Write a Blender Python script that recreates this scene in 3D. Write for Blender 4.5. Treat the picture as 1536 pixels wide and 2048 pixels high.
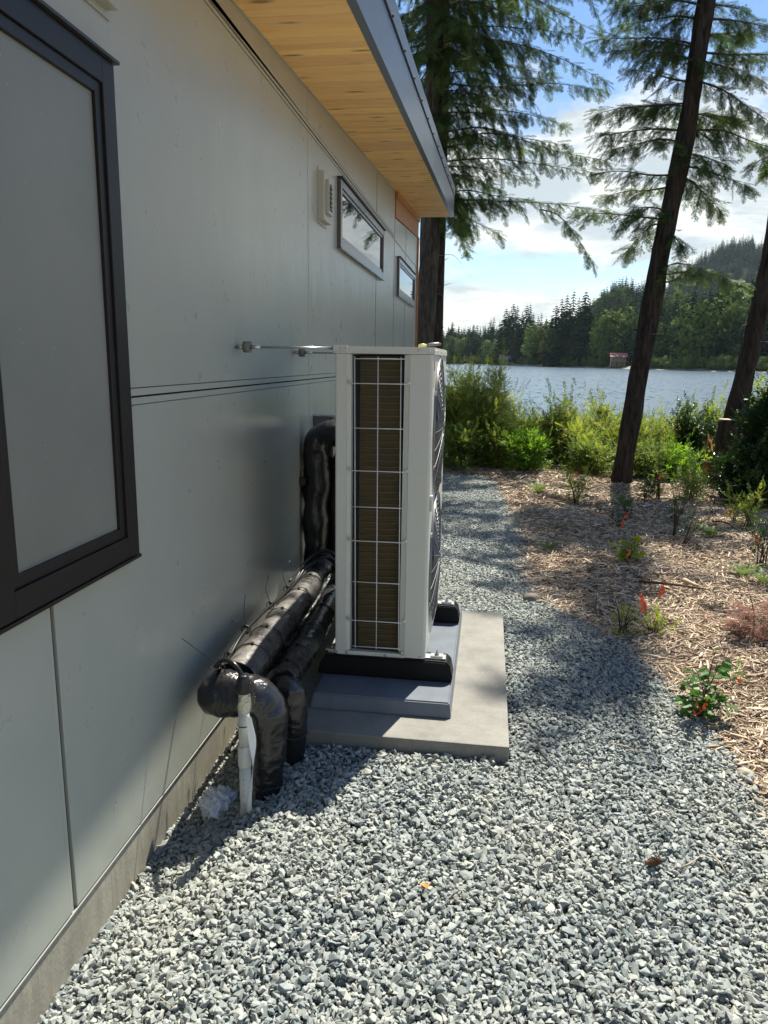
import bpy, bmesh, math, random
import numpy as np
from mathutils import Vector, Matrix, noise as mnoise

# ------------------------------------------------------------------ scene, camera, light
for _o in list(bpy.data.objects):
    bpy.data.objects.remove(_o)
SC = bpy.context.scene
COL = SC.collection
R = math.radians
CAM = Vector((0, 0, 1.58))
PITCH, YAW, ROLL, FPX = R(11.64), R(7.88), R(0.85), 1480.0
_fw = Vector((-math.sin(YAW) * math.cos(PITCH), math.cos(YAW) * math.cos(PITCH), -math.sin(PITCH)))
_r0 = Vector((math.cos(YAW), math.sin(YAW), 0))
_u0 = _r0.cross(_fw)
_rt = _r0 * math.cos(ROLL) + _u0 * math.sin(ROLL)
_up = _rt.cross(_fw)
cd = bpy.data.cameras.new('camera')
cam = bpy.data.objects.new('camera', cd)
COL.objects.link(cam)
cd.sensor_fit = 'VERTICAL'
cd.sensor_height = 24.0
cd.lens = FPX / 2048 * 24.0
cd.clip_start, cd.clip_end = 0.05, 9000
m = Matrix((_rt, _up, -_fw)).transposed().to_4x4()
m.translation = CAM
cam.matrix_world = m
SC.camera = cam

SUN_AZ, SUN_EL = R(17.5), R(59.5)          # azimuth from +y towards +x
sdir = Vector((math.sin(SUN_AZ) * math.cos(SUN_EL), math.cos(SUN_AZ) * math.cos(SUN_EL), math.sin(SUN_EL)))
sl = bpy.data.lights.new('sun', 'SUN')
sl.energy, sl.angle, sl.color = 3.1, R(0.53), (1.0, 0.955, 0.83)
so = bpy.data.objects.new('sun', sl)
COL.objects.link(so)
so.rotation_euler = sdir.to_track_quat('Z', 'Y').to_euler()

vs = SC.view_settings
SC.display_settings.display_device = 'sRGB'
vs.view_transform, vs.look = 'Standard', 'None'
vs.exposure, vs.gamma, vs.use_curve_mapping = 1.75, 1.0, False
SC.cycles.max_bounces = 8
SC.cycles.transparent_max_bounces = 8
SC.cycles.sample_clamp_indirect = 6.0
SC.cycles.caustics_reflective = False
SC.cycles.caustics_refractive = False

W = bpy.data.worlds.new('World')
SC.world = W
W.use_nodes = True
nt = W.node_tree
nt.nodes.clear()
N, Lk = nt.nodes.new, nt.links.new
def wmath(op, a, b=None, c=None):
    n = N('ShaderNodeMath'); n.operation = op
    for i, v in enumerate((a, b, c)):
        if v is None: continue
        if isinstance(v, (int, float)): n.inputs[i].default_value = v
        else: Lk(v, n.inputs[i])
    return n.outputs[0]
sky = N('ShaderNodeTexSky'); sky.sky_type = 'NISHITA'; sky.sun_disc = False
sky.sun_elevation = SUN_EL; sky.sun_rotation = SUN_AZ
sky.altitude = 100; sky.air_density = 1.0; sky.dust_density = 0.2; sky.ozone_density = 2.0
tc = N('ShaderNodeTexCoord')
sp = N('ShaderNodeSeparateXYZ'); Lk(tc.outputs['Generated'], sp.inputs[0])
zc = wmath('MAXIMUM', sp.outputs[2], 0.0)
den = wmath('ADD', zc, 0.16)
cx = N('ShaderNodeCombineXYZ')
Lk(wmath('DIVIDE', sp.outputs[0], den), cx.inputs[0]); Lk(wmath('DIVIDE', sp.outputs[1], den), cx.inputs[1])
cx.inputs[2].default_value = 3.7
def wnoise(scale, detail, rough, off, dist=0.0):
    mp = N('ShaderNodeMapping'); mp.inputs['Location'].default_value = off
    Lk(cx.outputs[0], mp.inputs[0])
    n = N('ShaderNodeTexNoise'); n.inputs['Scale'].default_value = scale
    n.inputs['Detail'].default_value = detail; n.inputs['Roughness'].default_value = rough
    n.inputs['Distortion'].default_value = dist
    Lk(mp.outputs[0], n.inputs['Vector']); return n.outputs['Fac']
CLOUD_OFF = (1.3, 0.4, 0)
n1 = wnoise(0.85, 9, 0.56, CLOUD_OFF, 0.25)
n2 = wnoise(2.6, 8, 0.6, (7.1, 2.2, 0), 0.3)
bias = wmath('MULTIPLY', wmath('MAXIMUM', wmath('SUBTRACT', 0.30, zc), -0.07), 0.42)
msum = wmath('ADD', wmath('ADD', wmath('MULTIPLY', n1, 0.8), wmath('MULTIPLY', n2, 0.2)), bias)
mr = N('ShaderNodeMapRange'); mr.interpolation_type = 'SMOOTHSTEP'
Lk(msum, mr.inputs['Value']); mr.inputs['From Min'].default_value = 0.492; mr.inputs['From Max'].default_value = 0.575
nsh = wnoise(2.1, 7, 0.6, (2.6, 9.2, 0), 0.4)
shr = N('ShaderNodeMapRange'); Lk(nsh, shr.inputs['Value'])
shr.inputs['From Min'].default_value = 0.43; shr.inputs['From Max'].default_value = 0.55
cr = N('ShaderNodeMixRGB'); Lk(shr.outputs[0], cr.inputs[0])
cr.inputs[1].default_value = (1.62, 1.80, 1.84, 1); cr.inputs[2].default_value = (2.60, 2.64, 2.48, 1)
mx = N('ShaderNodeMixRGB'); Lk(wmath('MULTIPLY', mr.outputs[0], 0.93), mx.inputs[0])
hs = N('ShaderNodeHueSaturation'); hs.inputs['Saturation'].default_value = 1.18; hs.inputs['Hue'].default_value = 0.502; hs.inputs['Value'].default_value = 0.41
tn_ = N('ShaderNodeMixRGB'); tn_.blend_type = 'MULTIPLY'; tn_.inputs[0].default_value = 1; tn_.inputs[2].default_value = (.98, .95, .93, 1)
Lk(sky.outputs[0], tn_.inputs[1]); Lk(tn_.outputs[0], hs.inputs['Color']); Lk(hs.outputs[0], mx.inputs[1]); Lk(cr.outputs[0], mx.inputs[2])
bg = N('ShaderNodeBackground'); bg.inputs['Strength'].default_value = 0.125
Lk(mx.outputs[0], bg.inputs[0])
wo = N('ShaderNodeOutputWorld'); Lk(bg.outputs[0], wo.inputs[0])

# ------------------------------------------------------------------ helpers: points
def ray(px, py):
    d = _fw * FPX + _rt * (px - 768) - _up * (py - 1024)
    return d.normalized()
def at(px, py, Y):                      # photo position at distance Y along the house
    d = ray(px, py); return CAM + d * (Y / d.y)
def atz(px, py, z):
    d = ray(px, py); return CAM + d * ((z - CAM.z) / d.z)
def horiz(px, r):                       # direction of photo column, r metres away
    d = ray(px, 724 + (px - 900) * 0.0145); d = Vector((d.x, d.y, 0)).normalized()
    return Vector((d.x * r, d.y * r, 0))

def tag(o, label=None, cat=None, group=None, kind=None):
    if label: o['label'] = label
    if cat: o['category'] = cat
    if group: o['group'] = group
    if kind: o['kind'] = kind
    return o
ORG = {}
def thing(name, label, cat, loc=(0, 0, 0), group=None):
    o = bpy.data.objects.new(name, None); COL.objects.link(o)
    o.location = loc; o.empty_display_size = 0.1
    ORG[o.name] = Vector(loc)
    return tag(o, label, cat, group)

class MB:
    """collects geometry in world coordinates"""
    def __init__(s): s.v, s.f, s.sm = [], [], []
    def add(s, vs_, fs, smooth=False):
        b = len(s.v); s.v += [tuple(p) for p in vs_]
        s.f += [tuple(b + i for i in f) for f in fs]; s.sm += [smooth] * len(fs)
        return s
    def box(s, x0, x1, y0, y1, z0, z1, bev=0.0):
        if bev > 0:
            bm = bmesh.new(); bmesh.ops.create_cube(bm, size=1)
            for v in bm.verts:
                v.co = Vector((x0 + (v.co.x + .5) * (x1 - x0), y0 + (v.co.y + .5) * (y1 - y0), z0 + (v.co.z + .5) * (z1 - z0)))
            bmesh.ops.bevel(bm, geom=bm.edges[:], offset=bev, segments=2, affect='EDGES', profile=0.6)
            s.bm(bm); return s
        v = [(x, y, z) for x in (x0, x1) for y in (y0, y1) for z in (z0, z1)]
        return s.add(v, [(0, 1, 3, 2), (4, 6, 7, 5), (0, 4, 5, 1), (2, 3, 7, 6), (0, 2, 6, 4), (1, 5, 7, 3)])
    def bm(s, bm, smooth=False):
        bm.verts.index_update()
        s.add([v.co for v in bm.verts], [[v.index for v in f.verts] for f in bm.faces], smooth); bm.free(); return s
    def prism(s, poly, a0, a1, axis='x'):
        n = len(poly)
        def P(p, a):
            return {'x': (a, p[0], p[1]), 'y': (p[0], a, p[1]), 'z': (p[0], p[1], a)}[axis]
        v = [P(p, a0) for p in poly] + [P(p, a1) for p in poly]
        f = [tuple(range(n)), tuple(range(2 * n - 1, n - 1, -1))]
        f += [(i, i + n, (i + 1) % n + n, (i + 1) % n) for i in range(n)]
        return s.add(v, f)
    def tube(s, pts, rad, seg=12, cap=True, smooth=True):
        pts = [Vector(p) for p in pts]
        if isinstance(rad, (int, float)): rad = [rad] * len(pts)
        n = len(pts); b = len(s.v); up = None
        for i, p in enumerate(pts):
            t = (pts[min(i + 1, n - 1)] - pts[max(i - 1, 0)])
            if t.length < 1e-9: t = Vector((0, 0, 1))
            t.normalize()
            if up is None: up = Vector((0, 0, 1)) if abs(t.z) < 0.9 else Vector((1, 0, 0))
            x = up.cross(t)
            if x.length < 1e-6: x = Vector((1, 0, 0)).cross(t)
            x.normalize(); y = t.cross(x).normalized(); up = y
            for k in range(seg):
                a = 2 * math.pi * k / seg
                s.v.append(tuple(p + (x * math.cos(a) + y * math.sin(a)) * rad[i]))
        for i in range(n - 1):
            for k in range(seg):
                a, c = b + i * seg + k, b + i * seg + (k + 1) % seg
                s.f.append((a, c, c + seg, a + seg)); s.sm.append(smooth)
        if cap:
            s.f.append(tuple(b + k for k in range(seg))[::-1]); s.sm.append(False)
            s.f.append(tuple(b + (n - 1) * seg + k for k in range(seg))); s.sm.append(False)
        return s
    def cyl(s, p, q, r, seg=14): return s.tube([p, q], r, seg)
    def build(s, name, mat, parent=None, **kw):
        o_ = ORG[parent.name] if parent is not None and parent.name in ORG else Vector((0, 0, 0))
        me = bpy.data.meshes.new(name)
        me.from_pydata([(v[0] - o_.x, v[1] - o_.y, v[2] - o_.z) for v in s.v], [], s.f)
        me.polygons.foreach_set('use_smooth', s.sm)
        for m_ in (mat if isinstance(mat, (list, tuple)) else [mat]): me.materials.append(m_)
        me.update()
        o = bpy.data.objects.new(name, me); COL.objects.link(o)
        if parent is not None: o.parent = parent; ORG[o.name] = o_
        return tag(o, **kw)
def fixn(o):
    bm = bmesh.new(); bm.from_mesh(o.data); bmesh.ops.recalc_face_normals(bm, faces=bm.faces); bm.to_mesh(o.data); bm.free(); return o
def dup(o, parent, off, label=None):
    c = o.copy(); COL.objects.link(c); c.parent = parent; c.location = Vector(o.location) + Vector(off)
    if parent.name in ORG: ORG[c.name] = ORG[parent.name]
    return c
def spline(pts, n=8):
    P = [Vector(p) for p in pts]; P = [P[0] * 2 - P[1]] + P + [P[-1] * 2 - P[-2]]; out = []
    for i in range(1, len(P) - 2):
        a, b, c, d = P[i - 1:i + 3]
        for k in range(n):
            t = k / n
            out.append(0.5 * ((2 * b) + (c - a) * t + (2 * a - 5 * b + 4 * c - d) * t * t + (3 * b - a - 3 * c + d) * t ** 3))
    out.append(P[-2]); return out

# ------------------------------------------------------------------ materials
class Mat:
    def __init__(s, name, **kw):
        s.m = bpy.data.materials.new(name); s.m.use_nodes = True
        s.t = s.m.node_tree; s.b = s.t.nodes['Principled BSDF']
        s.set(**kw)
    def set(s, **kw):
        for k, v in kw.items():
            k = {'base': 'Base Color', 'rough': 'Roughness', 'metal': 'Metallic', 'spec': 'Specular IOR Level', 'coat': 'Coat Weight', 'coatr': 'Coat Roughness', 'alpha': 'Alpha', 'ior': 'IOR'}.get(k, k)
            if isinstance(v, tuple) and len(v) == 3: v = v + (1,)
            s.b.inputs[k].default_value = v
    def n(s, t, **kw):
        x = s.t.nodes.new(t)
        for k, v in kw.items():
            if k in x.inputs.keys(): x.inputs[k].default_value = v
            else: setattr(x, k, v)
        return x
    def l(s, a, b): s.t.links.new(a, b)
    def coord(s, scale=(1, 1, 1), kind='Object', rot=(0, 0, 0)):
        mp = s.n('ShaderNodeMapping'); mp.inputs['Scale'].default_value = scale; mp.inputs['Rotation'].default_value = rot
        if kind == 'World': s.l(s.n('ShaderNodeNewGeometry').outputs['Position'], mp.inputs[0])
        else: s.l(s.n('ShaderNodeTexCoord').outputs[kind], mp.inputs[0])
        return mp.outputs[0]
    def noise(s, scale, detail=4, rough=.55, vec=None, dist=0.0):
        x = s.n('ShaderNodeTexNoise', Scale=scale, Detail=detail, Roughness=rough, Distortion=dist)
        if vec is not None: s.l(vec, x.inputs['Vector'])
        return x.outputs['Fac']
    def ramp(s, fac, stops):
        x = s.n('ShaderNodeValToRGB'); e = x.color_ramp.elements
        while len(e) < len(stops): e.new(0.5)
        for k, (p, c) in enumerate(stops):
            e[k].position = p; e[k].color = (c, c, c, 1) if isinstance(c, (int, float)) else (tuple(c) + (1,))[:4]
        s.l(fac, x.inputs[0]); return x.outputs[0]
    def mix(s, f, a, b, mode='MIX'):
        x = s.n('ShaderNodeMixRGB', blend_type=mode)
        for i, v in enumerate((f, a, b)):
            if isinstance(v, (int, float)) and i == 0: x.inputs[0].default_value = v
            elif isinstance(v, (tuple, list)): x.inputs[i].default_value = tuple(v) + (1,)
            elif isinstance(v, (int, float)): x.inputs[i].default_value = (v, v, v, 1)
            else: s.l(v, x.inputs[i])
        return x.outputs[0]
    def math(s, op, a, b=0.0):
        x = s.n('ShaderNodeMath', operation=op)
        for i, v in enumerate((a, b)):
            if isinstance(v, (int, float)): x.inputs[i].default_value = v
            else: s.l(v, x.inputs[i])
        return x.outputs[0]
    def col(s, v): s.l(v, s.b.inputs['Base Color']); return s
    def rgh(s, v): s.l(v, s.b.inputs['Roughness']); return s
    def bump(s, h, strength=.3, dist=.01):
        x = s.n('ShaderNodeBump', Strength=strength, Distance=dist)
        s.l(h, x.inputs['Height']); s.l(x.outputs[0], s.b.inputs['Normal']); return s
    def rnd(s): return s.n('ShaderNodeObjectInfo').outputs['Random']
    def hsv(s, c, h=.5, sat=1.0, v=1.0):
        x = s.n('ShaderNodeHueSaturation')
        for nme, q in (('Hue', h), ('Saturation', sat), ('Value', v), ('Color', c)):
            if isinstance(q, (int, float)): x.inputs[nme].default_value = q
            elif isinstance(q, tuple): x.inputs[nme].default_value = q + (1,)
            else: s.l(q, x.inputs[nme])
        return x.outputs[0]

def mk(name, base, rough=.5, **kw):
    a = Mat(name, base=base, rough=rough, **kw); return a
MT = {}
# painted fibre-cement siding, faint waviness and dust
a = mk('siding_paint', (.335, .345, .335), .36, spec=.5)
wv = a.noise(1.0, 3, .5, a.coord((1, 2.2, .9), 'World'))
ft = a.noise(160, 3, .6, a.coord(kind='World'))
a.bump(a.math('ADD', a.math('MULTIPLY', wv, 1.0), a.math('MULTIPLY', ft, .01)), .35, .03)
d1 = a.noise(3.0, 6, .65, a.coord((1, 1, .6), 'World'))
a.col(a.mix(a.ramp(d1, [(.35, 0), (.7, 1)]), (.395, .405, .345), (.425, .432, .368)))
a.rgh(a.ramp(a.noise(9, 5, .6, a.coord(kind='World')), [(.3, .27), (.7, .31)]))
MT['siding'] = a.m
MT['trim'] = mk('siding_trim', (.42, .428, .365), .35).m
MT['flash'] = mk('flashing_metal', (.30, .295, .265), .6, spec=.2).m
MT['joint_shade'] = mk('joint_shade_strip', (.05, .05, .05), .7).m  # dark colour standing in for the shade inside the far panel joints
MT['dark_gap'] = mk('dark_gap', (.012, .012, .013), .8).m
# concrete
def concrete(name, c, streak=False):
    a = mk(name, c, .85)
    w = a.coord(kind='World')
    n_ = a.noise(6, 8, .65, w); n2_ = a.noise(90, 4, .6, w)
    c1 = tuple(x * .72 for x in c); c2 = tuple(min(1, x * 1.18) for x in c)
    cc = a.mix(a.ramp(n_, [(.3, 0), (.7, 1)]), c1, c2)
    if streak:
        st = a.noise(8, 5, .6, a.coord((1, 5, .35), 'World')); cc = a.mix(a.ramp(st, [(.45, 0), (.75, .7)]), cc, tuple(x * .6 for x in c))
    else:
        st = a.noise(14, 4, .6, a.coord((.25, 6, 1), 'World')); cc = a.mix(a.ramp(st, [(.4, 0), (.8, .35)]), cc, tuple(x * .7 for x in c))
    cc = a.mix(a.ramp(n2_, [(.35, .35), (.5, 0)]), cc, tuple(x * .6 for x in c))
    a.col(cc).bump(a.mix(.5, n2_, st), .35, .004); return a.m
MT['slab'] = concrete('slab_concrete', (.225, .215, .19))
MT['foundation'] = concrete('foundation_concrete', (.38, .35, .27), True)
# cedar soffit boards: grain along x, knots
def cedar(name, c1, c2, axis):
    a = mk(name, c1, .5)
    wx = a.coord((1.2, 16, 16) if axis == 'x' else (1, 1.2, 16) if axis == 'y' else (16, 16, 1.0), 'World')
    g = a.noise(3.2, 7, .62, wx, .6)
    r_ = a.rnd()
    cc = a.mix(a.ramp(g, [(.3, 0), (.68, 1)]), c1, c2)
    cc = a.hsv(cc, a.math('ADD', a.math('MULTIPLY', r_, .012), .494), 1.0, a.math('ADD', a.math('MULTIPLY', r_, .20), .86))
    kv = a.n('ShaderNodeTexVoronoi', Scale=1.0); kv.inputs['Randomness'].default_value = 1
    a.l(a.coord((3.4, 11.4, 11.4) if axis == 'x' else (5, 5, 9), 'World'), kv.inputs['Vector'])
    wob = a.noise(30, 3, .6, a.coord(kind='World'))
    kd = a.math('ADD', kv.outputs['Distance'], a.math('MULTIPLY', wob, .10))
    cc = a.mix(a.ramp(kd, [(.12, .8), (.30, 0)]), cc, (.10, .035, .012))
    a.col(cc).bump(g, .15, .002); return a.m
MT['soffit'] = cedar('cedar_soffit', (.95, .55, .17), (1.0, .70, .31), 'x')
MT['cedar_dark'] = cedar('cedar_trim', (.42, .17, .045), (.56, .26, .08), 'y')
# fascia: dark grey-blue painted steel
a = mk('fascia_steel', (.105, .122, .15), .30, spec=.6)
a.bump(a.noise(2.2, 3, .5, a.coord((1, 1, 2), 'World')), .25, .02)
MT['fascia'] = a.m
MT['roof'] = mk('roof_membrane', (.06, .06, .065), .8).m
a = mk('window_bronze', (.018, .016, .0155), .38, spec=.32)
a.bump(a.noise(200, 2, .5, a.coord(kind='World')), .04, .001); MT['bronze'] = a.m
a = mk('window_frame_gloss', (.07, .065, .062), .25, spec=.7); MT['bronze2'] = a.m
a = mk('frosted_glass', (.22, .23, .215), .42, spec=.5)
sp_ = a.n('ShaderNodeTexVoronoi', Scale=42.0); a.l(a.coord(kind='World'), sp_.inputs['Vector'])
spk = a.ramp(sp_.outputs['Distance'], [(.035, 1), (.07, 0)])
spg = a.ramp(a.noise(7, 2, .5, a.coord(kind='World')), [(.56, 0), (.6, 1)])
a.col(a.mix(a.math('MULTIPLY', spk, spg), a.mix(a.ramp(a.noise(2.5, 4, .5, a.coord(kind='World')), [(.3, 0), (.7, 1)]), (.205, .212, .182), (.25, .25, .215)), (.6, .62, .62)))
a.bump(a.noise(700, 2, .5, a.coord(kind='World')), .12, .001)
MT['frost'] = a.m
MT['mirror'] = mk('window_glass', (.01, .016, .014), .015, spec=1.0, ior=2.3).m
# heat pump
a = mk('unit_enamel', (.60, .60, .53), .42, spec=.4)
a.bump(a.noise(420, 2, .5, a.coord(kind='World')), .05, .001)
sm = a.ramp(a.noise(18, 6, .7, a.coord((1, 1, .35), 'World')), [(.62, 0), (.72, .5)])
a.col(a.mix(sm, (.61, .61, .54), (.47, .47, .43))); MT['enamel'] = a.m
MT['guard'] = mk('guard_wire_coat', (.68, .69, .66), .35).m
a = mk('coil_fins', (.07, .045, .015), .45, metal=.2)
fn = a.n('ShaderNodeTexWave', Scale=120.0); a.l(a.coord(kind='World'), fn.inputs['Vector'])
cn = a.noise(5, 3, .6, a.coord((2, 1, 1.5), 'World'))
a.col(a.mix(a.ramp(fn.outputs['Fac'], [(.2, 0), (.8, .6)]), a.mix(a.ramp(cn, [(.35, 0), (.65, 1)]), (.060, .048, .014), (.105, .062, .014)), (.012, .009, .006)))
a.bump(fn.outputs['Fac'], .4, .003); MT['coil'] = a.m
MT['tube'] = mk('coil_tube_metal', (.16, .135, .075), .4, metal=.4).m
MT['black_metal'] = mk('fan_black', (.03, .031, .033), .45).m
MT['grille'] = mk('fan_grille', (.17, .175, .18), .35, metal=.3).m
MT['zinc'] = mk('zinc_plate', (.62, .63, .62), .32, metal=.85).m
MT['steel'] = mk('bright_steel', (.5, .5, .49), .28, metal=.9).m
a = mk('rubber_block', (.004, .004, .0045), .5, spec=.22); a.bump(a.noise(220, 3, .6, a.coord(kind='World')), .25, .002); MT['rubber'] = a.m
MT['rubber_grey'] = mk('rubber_washer', (.17, .17, .155), .7).m
a = mk('riser_plastic', (.155, .185, .235), .42, spec=.4)
a.bump(a.noise(14, 4, .5, a.coord((1, 3, 3), 'World')), .08, .004)
a.col(a.mix(a.ramp(a.noise(9, 6, .6, a.coord((1, 1, .4), 'World')), [(.4, 0), (.7, 1)]), (.115, .132, .160), (.15, .165, .185))); MT['riser'] = a.m
def blackwrap(name, dust):
    a = mk(name, (.012, .012, .013), .22, spec=.6)
    w = a.coord(kind='Object')
    n_ = a.noise(6.5, 8, .68, w)
    nz = a.n('ShaderNodeSeparateXYZ'); a.l(a.n('ShaderNodeNewGeometry').outputs['Normal'], nz.inputs[0])
    upf = a.ramp(nz.outputs[2], [(.1, 0), (.85, 1)])
    ds = a.math('MULTIPLY', a.ramp(n_, [(.38, 0), (.66, 1)]), a.math('MULTIPLY', upf, dust))
    a.col(a.mix(ds, (.013, .013, .014), (.17, .15, .13)))
    a.rgh(a.math('ADD', a.math('MULTIPLY', ds, .55), .2))
    a.bump(a.mix(.3, a.noise(9, 5, .6, a.coord((1, 1, 1)), 1.2), a.noise(45, 3, .6, w)), .5, .02); return a.m
MT['wrap'] = blackwrap('black_wrap', .10)
MT['wrap_dusty'] = blackwrap('black_wrap_dusty', .95)
MT['cable'] = mk('cable_black', (.012, .012, .012), .3).m
a = mk('pvc', (.50, .51, .48), .42)
pr = a.n('ShaderNodeSeparateXYZ'); a.l(a.coord(kind='World'), pr.inputs[0])
txt = a.math('MULTIPLY', a.ramp(a.noise(1, 2, .7, a.coord((60, 1, 160), 'World')), [(.52, 0), (.58, 1)]), a.ramp(a.math('ABSOLUTE', a.math('ADD', pr.outputs[0], .806)), [(.003, 1), (.004, 0)]))
a.col(a.mix(a.math('MULTIPLY', txt, .6), a.mix(a.ramp(a.noise(12, 5, .6, a.coord(kind='World')), [(.35, 0), (.7, 1)]), (.46, .47, .45), (.54, .55, .52)), (.10, .10, .10))); MT['pvc'] = a.m
a = mk('foil_tape', (.62, .58, .48), .22, metal=.7); a.bump(a.noise(60, 4, .6, a.coord(kind='World')), 1.0, .012); MT['foil'] = a.m
a = mk('white_plastic_film', (.72, .73, .74), .4); MT['film'] = a.m
MT['strip'] = mk('white_strip', (.78, .78, .74), .5).m
MT['orange'] = mk('flagging_tape', (.85, .13, .04), .45).m
MT['yellow'] = mk('yellow_plastic', (.62, .56, .22), .4).m
MT['red_label'] = mk('red_label', (.45, .04, .05), .4).m
MT['jbox'] = mk('box_grey', (.09, .10, .105), .5).m
MT['brownleaf'] = leafmat('dead_fir', (.15, .048, .022), .4, .15, .8) if False else mk('dead_fir', (.15, .045, .02), .8).m
MT['dryleaf'] = mk('dry_leaf', (.55, .27, .06), .6).m
a = mk('cone_scales', (.16, .085, .045), .7); MT['cone'] = a.m
MT['rock_brown'] = concrete('rock_brown', (.15, .13, .11))
# bark
def bark(name, c1, c2):
    a = mk(name, c1, .92, spec=.2)
    v = a.coord((1, 1, .16))
    n_ = a.noise(26, 8, .65, v, .5); n3 = a.noise(4, 4, .6, a.coord((1, 1, .5)))
    cc = a.mix(a.ramp(n_, [(.36, 0), (.66, 1)]), c1, c2)
    cc = a.mix(a.ramp(n3, [(.5, 0), (.8, .4)]), cc, (.07, .075, .045))
    a.col(cc).bump(n_, .9, .035); return a.m
MT['bark'] = bark('fir_bark', (.013, .0105, .0085), (.068, .054, .045))
MT['bark_grey'] = bark('grey_bark', (.026, .022, .019), (.125, .105, .088))
MT['twig'] = mk('twig_brown', (.07, .045, .03), .9).m
MT['twig_grey'] = mk('twig_pale', (.22, .18, .14), .9).m
MT['cutwood'] = mk('cut_wood', (.42, .33, .22), .8).m
MT['rotwood'] = mk('rotten_wood', (.33, .12, .035), .9).m
# leaves
def leafmat(name, c, var=.35, trans=.35, rough=.5, hue=.03, patch=None, spec=.3):
    a = mk(name, c, rough, spec=spec)
    r_ = a.rnd()
    v = a.math('ADD', a.math('MULTIPLY', r_, var * 2), 1 - var)
    h = a.math('ADD', a.math('MULTIPLY', a.math('FRACT', a.math('MULTIPLY', r_, 7.31)), hue), .5 - hue * .5)
    cc = a.hsv(c, h, 1.0, v)
    if patch:
        cc = a.mix(a.ramp(a.noise(patch[0], 3, .5, a.coord(kind='World')), [(.4, 0), (.65, 1)]), cc, a.hsv(patch[1], h, 1.0, v))
    a.col(cc)
    tr = a.n('ShaderNodeBsdfTranslucent'); a.l(a.hsv(cc, .485, 1.1, 1.5), tr.inputs[0])
    ms = a.n('ShaderNodeMixShader'); ms.inputs[0].default_value = trans
    a.l(a.b.outputs[0], ms.inputs[1]); a.l(tr.outputs[0], ms.inputs[2])
    a.l(ms.outputs[0], a.t.nodes['Material Output'].inputs[0]); return a.m
MT['needle'] = leafmat('fir_needles', (.050, .092, .032), .45, .40, .7, .03, (1.2, (.085, .125, .036)), spec=.12)
MT['needle_light'] = leafmat('fir_needles_light', (.13, .19, .07), .35, .35)
MT['leaf_willow'] = leafmat('leaf_willow', (.17, .22, .05), .4, .5, .5, .04, (1.3, (.22, .27, .055)))
MT['leaf_mid'] = leafmat('leaf_mid', (.12, .18, .04), .45, .48, .45, .04, (1.5, (.20, .25, .055)))
MT['leaf_bright'] = leafmat('leaf_bright', (.14, .26, .04), .3, .5, .4)
MT['leaf_dark'] = leafmat('leaf_dark', (.028, .06, .016), .35, .28, .3)
MT['leaf_currant'] = leafmat('leaf_currant', (.055, .14, .022), .25, .38, .45)
MT['leaf_yellow'] = leafmat('leaf_yellow', (.26, .33, .05), .25, .45)
MT['fern'] = leafmat('fern_green', (.15, .22, .06), .25, .4)
MT['grass'] = leafmat('ground_leaf', (.14, .20, .05), .35, .4)
MT['far_conifer'] = leafmat('far_conifer', (.040, .066, .028), .45, .05, .9, .03, spec=.03)
MT['far_leaf'] = leafmat('far_broadleaf', (.115, .160, .045), .35, .1, .9, .04, spec=.03)
# stones
a = mk('stone', (.36, .38, .38), .85)
r_ = a.rnd()
base = a.ramp(r_, [(0, (.125, .15, .15)), (.25, (.215, .245, .24)), (.55, (.30, .325, .315)), (.8, (.37, .38, .345)), (.92, (.26, .295, .30)), (1, (.44, .43, .37))])
pos = a.coord(kind='World')
cc = a.mix(a.ramp(a.noise(140, 4, .65, pos), [(.35, .5), (.6, 0)]), base, a.hsv(base, .5, 1.0, .62))
tn = a.ramp(a.noise(1.3, 3, .5, pos), [(.42, 0), (.62, 1)]); cc = a.mix(a.math('MULTIPLY', tn, .35), cc, (.56, .54, .45), 'MULTIPLY') if False else a.mix(a.math('MULTIPLY', tn, .22), cc, (.50, .47, .37))
a.col(cc).bump(a.noise(190, 4, .65, pos), .35, .002); MT['stone'] = a.m
a = mk('gravel_bed', (.16, .165, .165), .95); vv = a.n('ShaderNodeTexVoronoi', Scale=42.0); a.l(a.coord(kind='World'), vv.inputs['Vector'])
a.col(a.mix(a.ramp(vv.outputs['Distance'], [(.1, 1), (.6, 0)]), (.10, .102, .10), (.33, .34, .33))).bump(vv.outputs['Distance'], 1.0, .02); MT['gravelbed'] = a.m
a = mk('wood_chip', (.42, .29, .18), .75); r_ = a.rnd()
a.col(a.mix(a.ramp(a.noise(60, 3, .6, a.coord(kind='World')), [(.3, .35), (.6, 0)]), a.ramp(r_, [(0, (.12, .078, .055)), (.25, (.31, .215, .14)), (.55, (.50, .385, .265)), (.85, (.67, .54, .39)), (1, (.78, .69, .54))]), (.12, .075, .05))); MT['chip'] = a.m
a = mk('soil', (.10, .065, .045), .95)
cc = a.mix(a.ramp(a.noise(40, 6, .7, a.coord((1, .5, 1), 'World')), [(.35, 0), (.65, 1)]), (.05, .033, .024), (.26, .18, .12))
a.col(cc).bump(a.noise(60, 6, .7, a.coord(kind='World')), .8, .03); MT['soil'] = a.m
a = mk('far_ground', (.012, .020, .010), 1.0, spec=.02); MT['farground'] = a.m
a = mk('shore_rock', (.25, .22, .17), .9); a.col(a.mix(a.ramp(a.noise(.3, 5, .6, a.coord(kind='World')), [(.4, 0), (.6, 1)]), (.28, .25, .19), (.08, .09, .05))); MT['shore'] = a.m
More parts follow.
